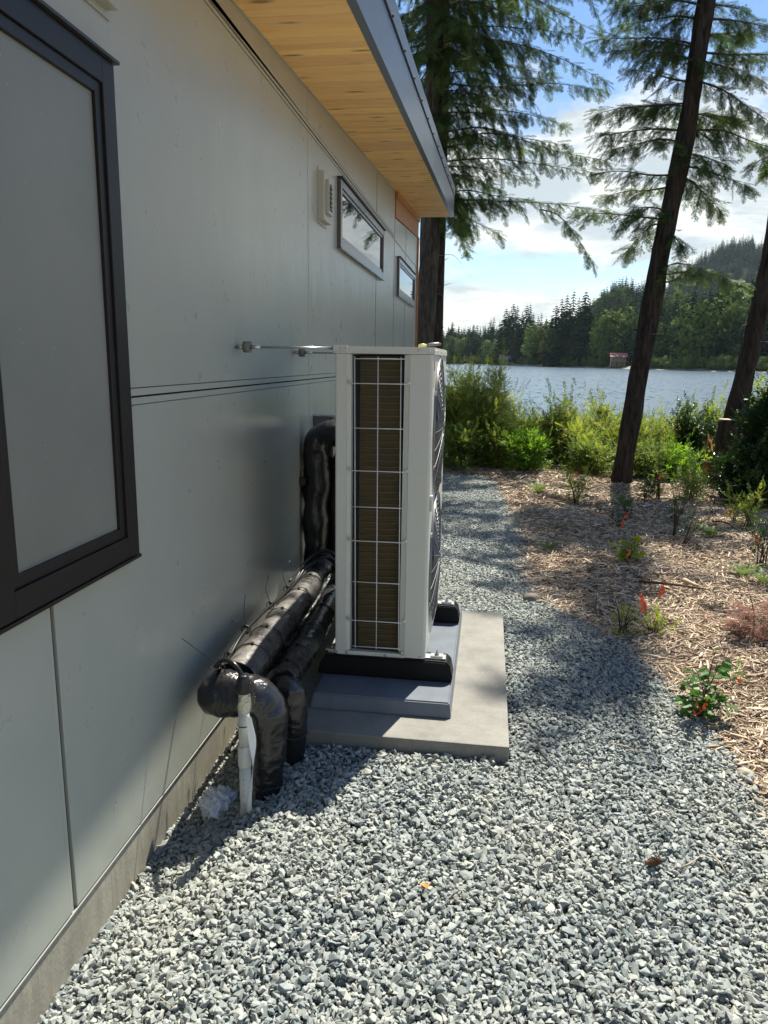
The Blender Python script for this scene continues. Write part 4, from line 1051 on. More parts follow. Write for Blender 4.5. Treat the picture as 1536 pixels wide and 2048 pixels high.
# fir cone, dead leaf, twigs, bigger rocks on the gravel
pc = atz(1304, 1724, .035); cn_ = thing('fir_cone', 'small brown fir cone lying on the gravel at the right', 'cone', pc)
MB().tube([pc + Vector((-.022, -.008, 0)), pc, pc + Vector((.022, .008, .0))], [.006, .010, .004], 10).build('cone_core', MT['cone'], cn_)
cm = MB()
for k in range(9):
    for j in range(9):
        t = k / 8; a_ = j * .698 + k * .35; ax_ = Vector((.94, .34, 0)); u = Vector((-.34, .94, 0)); v = Vector((0, 0, 1))
        rr = .0135 * math.sin(.35 + t * 2.5); c = pc + ax_ * (-.024 + .048 * t); d = u * math.cos(a_) + v * math.sin(a_); s_ = ax_.cross(d)
        cm.add([c, c + d * rr * .8 + s_ * .005 + ax_ * .004, c + d * (rr + .004) + ax_ * .009, c + d * rr * .8 - s_ * .005 + ax_ * .004], [(0, 1, 2), (0, 2, 3)])
cm.build('scales', MT['cone'], cn_)
pl = atz(850, 1772, .040); a_ = MB(); a_.add([pl + Vector(q) for q in ((-.017, -.002, .008), (-.008, .010, .004), (.006, .007, .001), (.018, .003, .012), (.007, -.010, .000), (-.008, -.007, .007), (0, 0, -.003))], [(0, 6, 1), (1, 6, 2), (2, 6, 3), (3, 6, 4), (4, 6, 5), (5, 6, 0)]); a_.build('fallen_leaf', MT['dryleaf'], None, label='orange brown fallen leaf on the gravel in the foreground', cat='leaf')
def stick(name, pts, r_, mt, label, cat='twig'): MB().tube(spline(pts, 4), [r_ * (1 - .5 * i / (4 * (len(pts) - 1))) for i in range(4 * (len(pts) - 1) + 1)], 6).build(name, MT[mt], None, label=label, cat=cat)
A = lambda a, b, z=.035: atz(a, b, z)
stick('twig', [A(1075, 1480), A(1082, 1505, .05), A(1100, 1525)], .004, 'twig', 'thin dark twig on the gravel just right of the slab corner')
stick('straw', [A(1218, 1487), A(1250, 1492, .045), A(1288, 1508)], .0025, 'cutwood', 'long yellow straw on the sunny gravel')
stick('straw', [A(1425, 1710), A(1440, 1725, .045), A(1452, 1745)], .0025, 'cutwood', 'short yellow straw on the gravel near the fir cone')
def rock(px, py, s_, label, mt='stone', z=.03):
    c = atz(px, py, z); bm = bmesh.new(); bmesh.ops.create_icosphere(bm, subdivisions=3, radius=1)
    for v in bm.verts: v.co = c + Vector((v.co.x * s_, v.co.y * s_ * .8, v.co.z * s_ * .55)) * (1 + .22 * mnoise.noise(v.co * 1.6 + Vector((px, 0, 0))))
    MB().bm(bm, True).build('rock', MT[mt], None, label=label, cat='rock')
rock(1055, 1137, .045, 'small rounded rock at the edge of the gravel path, farther one', 'rock_brown', .02)
rock(1062, 1196, .06, 'rounded brownish rock at the bend of the gravel path', 'rock_brown', .02)
rock(1489, 1546, .032, 'small tan pebble where gravel meets mulch at the right', 'foundation')
# ================================================================== VEGETATION
def eul(d, roll=0.0):
    q = Vector(d).to_track_quat('X', 'Z'); q = q @ Matrix.Rotation(roll, 3, 'X').to_quaternion(); return tuple(q.to_euler())
def spray_proto(i, mat, dens=1.0, nl=.085):
    """fir branchlet, unit length along +x, flat with needles to both sides and drooping tips"""
    rr = random.Random(i * 7 + 2); mb = MB()
    def needled(a, b, n):
        a, b = Vector(a), Vector(b); t = (b - a).normalized(); s_ = t.cross(Vector((0, 0, 1))).normalized(); u = s_.cross(t)
        w = .006
        mb.add([a - s_ * w, a + s_ * w, b], [(0, 1, 2)])
        for k in range(n):
            p = a.lerp(b, (k + rr.random()) / n)
            for sg in (-1, 1):
                d = (t * rr.uniform(.35, .8) + s_ * sg * rr.uniform(.6, 1) + u * rr.uniform(-.45, .5)).normalized() * nl * rr.uniform(.7, 1.15)
                q = d.cross(u).normalized() * .0105
                mb.add([p - q, p + q, p + d], [(0, 1, 2)])
    def bend(t): return Vector((t, 0, -.16 * t * t))
    nm = 7
    for k in range(nm): needled(bend(k / nm), bend((k + 1) / nm), int(4 * dens))
    for k in range(1, 8):
        t = k / 8.5; L = .42 * (1 - t * .62) * rr.uniform(.75, 1.15)
        for sg in (-1, 1):
            if rr.random() < .1: continue
            a = bend(t); b = a + Vector((L * .72, sg * L * .68, -L * rr.uniform(.10, .45)))
            needled(a, b, int((5 + 5 * L / .4) * dens))
    return proto('spray_%d' % i, mb, mat)
SPRAY = pieces('sprays', [spray_proto(i, MT['needle']) for i in range(4)])
SPRAYL = pieces('sprays_light', [spray_proto(i + 9, MT['needle_light']) for i in range(2)])
def leaf_shape(mb, p, d, nrm, L, w, fold=.18, lobes=False):
    d = Vector(d).normalized(); s_ = d.cross(Vector(nrm)).normalized(); u = s_.cross(d)
    if lobes:
        pts = [(0, 0), (.08, .30), (.30, .46), (.34, .30), (.58, .50), (.66, .26), (.88, .22), (1, 0)]
    else: pts = [(0, 0), (.22, .36), (.5, .5), (.78, .32), (1, 0)]
    up_ = [p + d * (x * L) + s_ * (y * w) + u * (y * w * fold * 2) for x, y in pts]; dn = [p + d * (x * L) - s_ * (y * w) + u * (y * w * fold * 2) for x, y in pts[1:-1]]
    mid = [p + d * (x * L) for x, y in pts[1:-1]]; n = len(pts); v = up_ + dn + mid; f = []
    m0 = n + n - 2
    f.append((0, m0, 1)); f.append((0, n, m0))
    for k in range(n - 3):
        f.append((1 + k, m0 + k, m0 + k + 1, 2 + k)); f.append((n + k, n + k + 1, m0 + k + 1, m0 + k))
    f.append((n - 2, m0 + n - 3, n - 1)); f.append((n + n - 3, n - 1, m0 + n - 3)); mb.add(v, f)
def leafy_proto(i, mat, n=9, L=.2, w=.09, spread=1.0, lobes=False):
    rr = random.Random(i * 11 + 3); mb = MB()
    mb.add([(0, -.006, 0), (0, .006, 0), (1, 0, .02)], [(0, 1, 2)])
    for k in range(n):
        t = .12 + .88 * k / (n - 1); sg = 1 if k % 2 else -1
        d = Vector((rr.uniform(.3, .9), sg * rr.uniform(.4, 1) * spread, rr.uniform(-.35, .45)))
        if k == n - 1: d = Vector((1, 0, .1))
        leaf_shape(mb, Vector((t, 0, .02 * t)), d, Vector((rr.gauss(0, .35), rr.gauss(0, .35), 1)), L * rr.uniform(.75, 1.2), w * rr.uniform(.8, 1.15), lobes=lobes)
    return proto('leafy_%d' % i, mb, mat)
LV = {
 'willow': pieces('lv_willow', [leafy_proto(i, MT['leaf_willow'], 12, .24, .075) for i in range(3)]),
 'mid': pieces('lv_mid', [leafy_proto(i + 5, MT['leaf_mid'], 9, .30, .15) for i in range(3)]),
 'bright': pieces('lv_bright', [leafy_proto(i + 10, MT['leaf_bright'], 8, .42, .17) for i in range(3)]),
 'dark': pieces('lv_dark', [leafy_proto(i + 15, MT['leaf_dark'], 9, .32, .18) for i in range(3)]),
 'yellow': pieces('lv_yellow', [leafy_proto(i + 20, MT['leaf_yellow'], 8, .30, .18) for i in range(2)]),
 'ground': pieces('lv_ground', [leafy_proto(i + 25, MT['grass'], 7, .34, .15) for i in range(3)]),
}
# ---- large firs
def fir(name, label, trunk, bark_, limbs, group, light=None, extra=0, seed=0, dens=1.0, bare=()):
    rr = random.Random(seed); base = Vector(trunk[0][0])
    t = thing(name, label, 'tree', base, group)
    P, Rd = rpath([q[0] for q in trunk], [q[1] for q in trunk], 10)
    tm = MB().tube(P, Rd, 20); n20 = 20
    tm.v = [tuple(Vector(v) + (Vector(v) - P[min(i // n20, len(P) - 1)]) * (.22 * mnoise.noise(Vector((v[0] * 7, v[1] * 7, v[2] * 1.3 + seed))) + .13 * mnoise.noise(Vector((v[0] * 22, v[1] * 22, v[2] * 3))))) for i, v in enumerate(tm.v)]
    tm.build('trunk', bark_, t)
    pts, rots, scs = [], [], []; lp, lr, ls = [], [], []
    def put(p, d, s_, lt=False):
        (lp if lt else pts).append(tuple(p)); (lr if lt else rots).append(eul(d, rr.gauss(0, .35))); (ls if lt else scs).append(s_)
    def limb(a, b, sag=.07, wid=1.0, lt=False, hang=.5, dn=1.0, r0=.014):
        a, b = Vector(a), Vector(b); L = (b - a).length; m1 = a.lerp(b, .35) + Vector((0, 0, L * sag * .5)); m2 = a.lerp(b, .7) + Vector((0, 0, L * sag * .35))
        m1 += Vector((0, rr.gauss(0, .05) * L, rr.gauss(0, .02) * L)); C = spline([a, m1, m2, b], 7); nC = len(C)
        q = MB().tube(C, [r0 * (1 - .85 * i / (nC - 1)) for i in range(nC)], 6)
        step = .075 / (dens * dn); k = .10 * L
        while k < L * 1.0:
            f = k / L; i = min(int(f * (nC - 1)), nC - 2); p = C[i].lerp(C[i + 1], f * (nC - 1) - i); d = (C[i + 1] - C[i]).normalized()
            side = d.cross(Vector((0, 0, 1))).normalized()
            env = (math.sin(min(1, f * 1.25 + .12) * 3.14) ** .6) * (.62 if f > .85 else 1)
            for sg in (-1, 1):
                if rr.random() < .12: continue
                bl = wid * rr.uniform(.28, .78) * env * min(1, L / 1.8)
                bd = (d * rr.uniform(.35, .9) + side * sg * rr.uniform(.45, 1) + Vector((0, 0, -1)) * rr.uniform(.1, hang * 1.5)).normalized()
                nb_ = max(1, int(bl / .13)); pp = p.copy(); dd = bd.copy(); prev = pp.copy()
                for j in range(nb_):
                    put(pp, dd + Vector((rr.gauss(0, .25), rr.gauss(0, .25), rr.gauss(0, .15))), rr.uniform(.17, .29), lt)
                    if rr.random() < .45: put(pp, dd + side * rr.uniform(-1, 1) + Vector((0, 0, -rr.uniform(.4, 1.4))), rr.uniform(.12, .24), lt)
                    pp = pp + dd * .13; dd = (dd + Vector((0, 0, -.16 * hang * 2))).normalized()
                if bl > .18: q.tube([p, p.lerp(pp, .5) + Vector((0, 0, .01)), pp], [.005, .004, .002], 4, False)
            put(p + Vector((0, 0, .015)), d + side * rr.uniform(-.8, .8) + Vector((0, 0, rr.uniform(-.2, .45))), rr.uniform(.15, .25), lt)
            k += step * rr.uniform(.7, 1.4)
        put(C[-1] - d * .1, d, .26, lt); put(C[-1] - d * .05, d + Vector((0, 0, -.5)), .22, lt)
        q.build('branch', MT['twig'], t)
    for l_ in limbs: limb(*l_[:2], **(l_[2] if len(l_) > 2 else {}))
    for b_ in bare: MB().tube(spline([Vector(q) for q in b_[0]], 5), [b_[1] * (1 - .8 * i / (5 * (len(b_[0]) - 1))) for i in range(5 * (len(b_[0]) - 1) + 1)], 6).build('dead_branch', MT['twig_grey' if len(b_) > 2 else 'twig'], t)
    if pts: scatter('foliage', pts, rots, scs, SPRAY, t)
    if lp: scatter('foliage', lp, lr, ls, SPRAYL, t)
    return t
def around(c, z0, z1, n, l0, l1, rr, az0=0, az1=6.28, droop=.25, r=.1):
    """limbs all round a trunk above the picture's top edge"""
    o = []
    for k in range(n):
        z = z0 + (z1 - z0) * (k + rr.random()) / n; a_ = rr.uniform(az0, az1); L = (l0 + (l1 - l0) * (z - z0) / (z1 - z0)) * rr.uniform(.7, 1.1)
        p = Vector(c(z)); o.append((p, p + Vector((math.cos(a_) * L, math.sin(a_) * L, -droop * L * rr.uniform(.3, 1.4)))))
    return o
rr = random.Random(5)
# tree 2: the leaning fir in front of the lake
Y2 = 9.9
def T2(py):                               # trunk axis at a photo row
    return at(np.interp(py, [0, 100, 470, 735, 900, 960], [1413, 1403, 1329, 1280, 1252, 1243]), py, Y2)
tr2 = [(T2(985) + Vector((0, 0, -.25)), .16), (T2(960), .132), (T2(900), .120), (T2(735), .113), (T2(470), .112), (T2(220), .108), (T2(0), .102)]
top2 = tr2[-1][0]; d2 = (T2(0) - T2(470)).normalized()
tr2 += [(top2 + d2 * 2.5, .085), (top2 + d2 * 5 + Vector((-.1, 0, 0)), .05), (top2 + d2 * 7.2, .015)]
def L2(py0, px1, py1, dy=0.0, **k): return (T2(py0), at(px1, py1, Y2 + dy), k)
limbs2 = [L2(12, 1225, 18, -.4), L2(40, 1245, 50, .5), L2(92, 1195, 78, -.2, wid=1.15), L2(100, 1260, 85, .8), L2(128, 1232, 100, -.8), L2(165, 1262, 140, .3), L2(205, 1190, 228, -.3, wid=1.1), L2(215, 1260, 215, .7),
          L2(262, 1196, 272, .2, wid=.9), L2(285, 1220, 300, -.7, wid=.8), L2(350, 1203, 345, 0, wid=1.0), L2(372, 1216, 392, .7, wid=.85), L2(440, 1160, 428, .1, wid=1.0), L2(425, 1265, 415, -.6, wid=.8), L2(452, 1255, 500, .5, wid=.6, sag=.3, hang=.9),
          L2(8, 1500, 25, .3), L2(38, 1560, 60, -.2), L2(70, 1500, 70, .9), L2(105, 1590, 118, .2), L2(160, 1545, 248, -.3, hang=.8), L2(120, 1520, 160, -.9), L2(262, 1560, 300, .3, hang=.7), L2(230, 1490, 250, .9), L2(330, 1500, 375, -.1), L2(345, 1440, 420, .6, hang=.8), L2(310, 1455, 330, -.8),
          L2(552, 1485, 572, -.3, wid=.55, lt=True, sag=.25, hang=.5, dn=1.5), L2(548, 1400, 540, -.5, wid=.55, lt=True, sag=.35, hang=.6, dn=1.5), L2(462, 1366, 492, -.4, wid=.4, hang=.9)]
ax2 = lambda z: top2 + d2 * ((z - top2.z) / d2.z)
for q in around(ax2, top2.z + .25, top2.z + 6.2, 36, 1.8, .8, rr, 1.3, 4.6): limbs2.append((q[0], q[1], dict(dn=.62)))
fir('fir_tree', 'leaning fir with a bare dark trunk, rising right of centre in front of the lake', tr2, MT['bark'], limbs2, 'tall firs around the house', seed=3, dens=1.0,
    bare=[([T2(658), at(1325, 662, 9.75), at(1329, 655, 9.6)], .012), ([T2(668), at(1322, 668, 9.7)], .010, 1), ([T2(566), at(1345, 562, 9.8), at(1364, 550, 9.8)], .016)])
# tree 1: the fir behind the house corner
Y1_ = 13.2
def T1(py): return at(np.interp(py, [0, 300, 470, 690], [872, 868, 860, 850]), py, Y1_)
tr1 = [(Vector((T1(690).x, Y1_, -.7)), .20), (T1(690), .165), (T1(470), .155), (T1(300), .15), (T1(0), .142)]
top1 = tr1[-1][0]; tr1 += [(top1 + Vector((0, 0, 3)), .12), (top1 + Vector((.1, 0, 6.5)), .07), (top1 + Vector((.1, 0, 9.5)), .02)]
def L1(py0, px1, py1, dy=0.0, **k): return (T1(py0), at(px1, py1, Y1_ + dy), k)
limbs1 = [L1(15, 1085, 45, -.5, wid=1.5), L1(25, 1010, 20, .8, wid=1.4), L1(60, 1145, 68, -.2, wid=1.3), L1(70, 1060, 100, .8, wid=1.4), L1(85, 1215, 165, -.4, wid=1.2, sag=.2), L1(130, 1110, 150, .9, wid=1.3), L1(150, 1080, 165, -1, wid=1.2), L1(165, 1200, 180, 0, wid=1.1), L1(185, 1000, 200, -1.2, wid=1.2), L1(200, 1130, 250, .5, wid=1.1, hang=.8), L1(225, 1040, 235, -.4, wid=1.0),
          L1(270, 1130, 290, -.6, wid=.9), L1(285, 1215, 322, .1, wid=.9), L1(300, 1060, 300, 1.0, wid=.9), L1(325, 1190, 345, -.3, wid=.9), L1(335, 1050, 355, .5, wid=.9, hang=.8), L1(350, 980, 360, -1.0, wid=1.0), L1(400, 1215, 425, .1, wid=.8), L1(395, 1060, 400, -.7, wid=1.0), L1(412, 1000, 470, .6, wid=1.1, hang=1.0), L1(405, 985, 400, -.3, wid=1.1, hang=1.0), L1(420, 940, 455, -.8, wid=1.1, hang=1.0),
          (at(1080, 418, Y1_), at(1190, 535, Y1_ + .1), dict(wid=.6, sag=.3, r0=.012)),
          L1(20, 805, 30, -.6), L1(60, 812, 70, .3), L1(110, 815, 130, -.4), L1(150, 820, 180, .4), L1(230, 850, 260, -1.6), L1(90, 850, 110, -1.8), L1(10, 845, 20, -1.9), L1(300, 880, 330, -1.7), L1(40, 930, 50, -1.9, wid=1.3), L1(110, 950, 120, -1.7, wid=1.3)]
for q in around(lambda z: Vector((top1.x, top1.y, z)), top1.z + .2, top1.z + 8.5, 56, 3.1, .8, rr) + around(lambda z: Vector((top1.x, top1.y, z)), top1.z + .1, top1.z + 6.5, 34, 3.9, 2.2, rr, -.7, .8): limbs1.append((q[0], q[1], dict(dn=.6, wid=1.2)))
for q in around(lambda z: Vector((top1.x, top1.y, z)), 4.3, top1.z, 22, 2.6, 2.6, rr, 1.2, 3.6): limbs1.append((q[0], q[1], dict(dn=.6, wid=1.2)))
fir('fir_tree', 'big fir with long drooping boughs just behind the house corner', tr1, MT['bark_grey'], limbs1, 'tall firs around the house', seed=8, dens=.66,
    bare=[([T1(500), at(885, 520, Y1_), at(897, 515, Y1_)], .012), ([T1(575), at(880, 573, Y1_), at(903, 566, Y1_)], .010), ([at(872, 512, Y1_), at(905, 510, Y1_), at(925, 530, Y1_)], .006, 1), ([T1(590), at(880, 588, Y1_), at(888, 596, Y1_)], .006, 1)])
# second trunk right behind it
Yb = 15.0
trb = [(Vector((at(874, 690, Yb).x, Yb, -1.2)), .14), (at(874, 690, Yb), .12), (at(880, 400, Yb), .11), (at(888, 200, Yb), .10), (at(890, 0, Yb), .09), (at(890, -300, Yb), .07), (at(892, -700, Yb), .02)]
limbsb = [(Vector(trb[3][0]), at(980, 215, Yb), dict(wid=1.2)), (Vector(trb[4][0]), at(1020, 10, Yb + .5), dict(wid=1.3)), (at(889, 100, Yb), at(1010, 120, Yb), dict(wid=1.3)), (at(885, 280, Yb), at(985, 280, Yb), dict(wid=1.0)), (at(884, 345, Yb), at(1000, 380, Yb), dict(wid=1.0)), (at(889, 60, Yb), at(960, 70, Yb - .6), dict(wid=1.4))]
for q in around(lambda z: Vector((trb[4][0].x, Yb, z)), at(890, 0, Yb).z, at(890, -650, Yb).z, 26, 2.4, .7, rr): limbsb.append((q[0], q[1], dict(dn=.5, wid=1.2)))
fir('fir_tree', 'slimmer dark fir trunk showing just right of the big fir behind the house', trb, MT['bark'], limbsb, 'tall firs around the house', seed=12, dens=.8)
# tree 3: right edge
Y3 = 10.2
def T3(py): return at(np.interp(py, [300, 520, 735, 900, 960], [1583, 1541, 1494, 1453, 1436]), py, Y3)
tr3 = [(T3(985) + Vector((0, 0, -.25)), .16), (T3(940), .13), (T3(735), .120), (T3(520), .115), (T3(300), .11)]
d3 = (T3(300) - T3(735)).normalized(); tp3 = tr3[-1][0]; tr3 += [(tp3 + d3 * 3, .09), (tp3 + d3 * 7, .05), (tp3 + d3 * 9, .015)]
limbs3 = [(T3(300), at(1500, 330, Y3 - .3), dict(wid=.6)), (T3(310), at(1650, 280, Y3), {}), (T3(250), at(1530, 340, Y3 + .8), dict(hang=.9)), (T3(240), at(1700, 260, Y3), {})]
for q in around(lambda z: tp3 + d3 * ((z - tp3.z) / d3.z), tp3.z + 1.5, tp3.z + 8, 10, 1.9, .7, rr, -1.5, 1.5): limbs3.append((q[0], q[1], dict(dn=.6)))
for q in around(lambda z: tp3 + d3 * ((z - tp3.z) / d3.z), tp3.z + 2.2, tp3.z + 8, 4, 1.7, .7, rr, 1.9, 4.4): limbs3.append((q[0], q[1], dict(dn=.6)))
fir('fir_tree', 'fir trunk leaning in from the right edge behind a cut stump', tr3, MT['bark'], limbs3, 'tall firs around the house', seed=21, dens=.8,
    bare=[([T3(645), at(1488, 650, Y3), at(1479, 665, Y3), at(1475, 682, Y3)], .007, 1), ([T3(682), at(1540, 684, Y3 - .2), at(1560, 682, Y3 - .2)], .008, 1)])
# cut stump in front of it, rotten stump beside
Ys = 9.9; st = thing('tree_stump', 'tall cut stump with a flat pale top standing against the right-hand fir', 'stump', atz(1438, 965, -.02))
P = [at(1440, 975, Ys), at(1446, 930, Ys), at(1452, 880, Ys), at(1456, 840, Ys)]
sm_ = MB().tube(spline(P, 5), [.17, .165, .155, .15, .14, .135, .13, .125, .12, .12, .12, .118, .116, .115, .114, .114], 20)
sm_.v = [tuple(Vector(v) + Vector((.02 * mnoise.noise(Vector((v[0] * 20, v[1] * 20, v[2] * 2))), 0, 0))) for v in sm_.v]; sm_.build('trunk', MT['bark'], st)
MB().tube([P[-1] + Vector((0, 0, .0015)), P[-1] + Vector((0, 0, .012))], [.112, .108], 20).build('cut_top', MT['cutwood'], st)
rs = MB()
for k in range(9):
    px = 1409 + k * 2.1 + random.uniform(-1, 1); h = [945, 900, 885, 872, 868, 880, 878, 890, 915][k]
    rs.tube([at(px - 2, 960, 10.3 + random.uniform(-.1, .1)), at(px, (960 + h) / 2, 10.3), at(px + random.uniform(-2, 3), h, 10.3)], [.035, .03, .006], 5)
rs.build('rotten_stump', MT['rotwood'], None, label='splintered reddish rotten stump left of the cut stump', cat='stump')

# ---- shrubs along the bank
def shrub(label, base, h, w, leaf, n, size, stems=7, mat='twig', group=None, lean=(0, 0), low=.15, name='shrub', cat='shrub', seed=0, spiky=.5):
    rr = random.Random(seed * 13 + 5); base = Vector(base); t = thing(name, label, cat, base, group)
    q = MB(); C = []
    for k in range(stems):
        a_ = rr.uniform(0, 6.28); rad = w * .5 * rr.uniform(.15, 1.0); hh = h * rr.uniform(.62, 1.0) * (1 - .25 * (rad / (w * .5)) ** 2)
        b0 = base + Vector((rr.gauss(0, .05 * w), rr.gauss(0, .05 * w), -.03)); tip = base + Vector((math.cos(a_) * rad + lean[0], math.sin(a_) * rad + lean[1], hh))
        mid = b0.lerp(tip, .5) + Vector((-math.cos(a_) * rad * .18, -math.sin(a_) * rad * .18, h * .06)); c = spline([b0, mid, tip], 7); C.append((c, hh))
        q.tube(c, [.012 * (h / 1.5) ** .5 * (1 - .8 * i / (len(c) - 1)) for i in range(len(c))], 5, False)
    q.build('stems', MT[mat], t)
    pts, rots, scs = [], [], []
    for k in range(n):
        c, hh = rr.choice(C); f = low + (1 - low) * rr.random() ** .8; i = min(int(f * (len(c) - 1)), len(c) - 2); p = c[i].lerp(c[i + 1], f * (len(c) - 1) - i)
        sp_ = w * .13 * (1.15 - f * .8); off = Vector((rr.gauss(0, sp_), rr.gauss(0, sp_), rr.gauss(0, sp_ * .7))); p = p + off
        if p.z < base.z + .03: p.z = base.z + .03 + rr.random() * .08
        d = (off.normalized() * .7 if off.length > 1e-4 else Vector()) + Vector((rr.gauss(0, .4), rr.gauss(0, .4), rr.uniform(-.2, .9)))
        pts.append(tuple(p)); rots.append(eul(d, rr.uniform(-.8, .8))); scs.append(size * .74 * rr.uniform(.6, 1.3))
    # shoots poking out of the top
    for c, hh in C:
        if rr.random() < spiky:
            d = (c[-1] - c[-3]).normalized()
            for k in range(3): pts.append(tuple(c[-1] + d * size * .7 * k)); rots.append(eul(d + Vector((rr.gauss(0, .3), rr.gauss(0, .3), .3)), 0)); scs.append(size * .8)
    scatter('leaves', pts, rots, scs, LV[leaf], t); return t
def G(px, Y): 
    d = ray(px, 800); x = d.x / d.y * Y; return Vector((x, Y, float(gz(x, Y))))
def hz(py, px, Y): return at(px, py, Y).z
SH = [  # label, column, Y, top row, width, leaf, n, size, stems
 ('tall feathery willow-like bush beside the far end of the gravel path', 915, 11.9, 745, 1.3, 'willow', 1500, .20, 18),
 ('tallest pale green sapling rising above the bush left of the lake', 990, 11.6, 716, .55, 'willow', 420, .17, 5),
 ('dense olive bush next to the tall willow-like bush', 962, 11.2, 762, 1.0, 'willow', 1100, .19, 14),
 ('thin wiry bush right of the tall bush by the gravel path', 1020, 12.0, 790, .8, 'willow', 500, .18, 9),
 ('low shaded bush at the end of the gravel path', 925, 10.9, 850, 1.1, 'mid', 700, .13, 12),
 ('shadowy brown-green bush right of the path end', 1005, 10.9, 855, .8, 'mid', 520, .13, 10),
 ('bright green broad-leaved sapling at the edge of the mulch', 1062, 10.6, 860, .55, 'bright', 260, .19, 7),
 ('medium bush behind the bright green sapling', 1078, 11.7, 826, 1.0, 'willow', 800, .18, 12),
 ('bush with a reddish tip midway between the sapling and the leaning fir', 1122, 11.8, 800, .75, 'mid', 620, .15, 9),
 ('rounded bush left of the leaning fir', 1165, 11.5, 838, 1.0, 'willow', 800, .17, 12),
 ('leafy bush touching the left side of the leaning fir', 1215, 12.2, 800, .8, 'mid', 500, .17, 8),
 ('yellow-green bush right behind the leaning fir', 1275, 11.6, 838, 1.1, 'willow', 850, .17, 13),
 ('wide yellow-green bush between the leaning fir and the stump', 1330, 11.6, 842, 1.1, 'willow', 900, .17, 13),
 ('taller dark bush left of the cut stump', 1392, 11.2, 818, .75, 'dark', 560, .13, 9),
 ('light bush with upright tips behind the dark bush', 1430, 12.2, 800, .7, 'mid', 460, .16, 8),
 ('bright low bush in front of the leaning fir', 1190, 10.7, 885, .9, 'mid', 520, .13, 10),
 ('low green bush right of the foot of the leaning fir', 1310, 10.6, 888, .95, 'ground', 520, .14, 10),
 ('fresh green bush with large leaves near the stump', 1362, 10.3, 905, .8, 'bright', 240, .14, 9),
 ('tall dark glossy bush filling the right edge', 1548, 8.9, 775, 1.1, 'dark', 1200, .15, 14),
 ('dark low bush under the right-hand fir', 1515, 8.7, 905, 1.0, 'dark', 700, .14, 11),
 ('sunlit bush behind the dark glossy bush at the right edge', 1515, 11.2, 790, 1.0, 'mid', 700, .16, 10),
 ('leggy bush seen between the right-hand fir and the edge', 1590, 10.4, 740, 1.3, 'mid', 900, .17, 12),
 ('yellowish bush on the bank slope below the path end', 880, 12.8, 800, 1.2, 'willow', 700, .20, 10),
 ('grey-green bush down the bank near the water', 1140, 13.4, 835, 1.5, 'willow', 800, .20, 12),
 ('broad bush down the bank behind the leaning fir', 1255, 13.4, 828, 1.5, 'willow', 800, .20, 12),
 ('far bush down the bank left of the stump', 1365, 13.4, 830, 1.3, 'mid', 700, .19, 11)]
for k, (lb, px, Y, pt, w, lf, n, sz, stn) in enumerate(SH):
    b = G(px, Y); shrub(lb, b, max(.3, (hz(pt, px, Y) - b.z) * 1.1), w, lf, int(n * 1.7), sz, stn, seed=k + 1, low=.05, spiky=.8)
# ground cover between the shrubs
n = 5200; yy = RNG.uniform(10.3, 15, n); xx = -3 + RNG.random(n) * 11
kp = (xx > edge_x(yy) - .1) | (yy > 10.7)
kp &= ~((xx < 1.3) & (yy < 10.75) & (xx > -.2)); kp &= RNG.random(n) < .35 + .65 * (np.sin(xx * 4) * np.sin(yy * 3 + xx) > -.2)
xx, yy = xx[kp], yy[kp]; n = len(xx)
scatter('ground_cover', np.stack([xx, yy, gz(xx, yy) + RNG.uniform(0, .10, n)], 1), np.stack([RNG.normal(0, .5, n), RNG.uniform(-1.2, -.1, n), RNG.uniform(0, 6.28, n)], 1), RNG.uniform(.10, .22, n), LV['ground'], label='low leafy ground cover along the top of the bank', cat='ground cover')

# ---- planted things in the mulch
def G2(px, py): p = atz(px, py, .035); return Vector((p.x, p.y, float(gz(p.x, p.y))))
def ribbon(t, p, L=.06, w=.009, s=0):
    rr = random.Random(s); p = Vector(p); mb = MB()
    for j in range(2):
        a_ = rr.uniform(-.6, .6); c, s_ = math.cos(a_), math.sin(a_); l_ = L * rr.uniform(.7, 1.1); o = Vector((rr.uniform(-.01, .01), -.004 * j, 0)); pr = []
        for k in range(5):
            f = k / 4; x = .012 * math.sin(f * 3 + j * 2) + rr.uniform(-.3, .3) * L * f
            q = p + o + Vector((x, -.01 * f, -l_ * f)); pr += [q - Vector((c, s_, 0)) * w * .5, q + Vector((c, s_, 0)) * w * .5]
        mb.add(pr, [(2 * k, 2 * k + 1, 2 * k + 3, 2 * k + 2) for k in range(4)], False)
    mb.tube([p + Vector((.007 * math.cos(q), .007 * math.sin(q), .002)) for q in np.linspace(0, 6.28, 9)], .004, 5, False)
    mb.build('flagging_ribbon', MT['orange'], t)
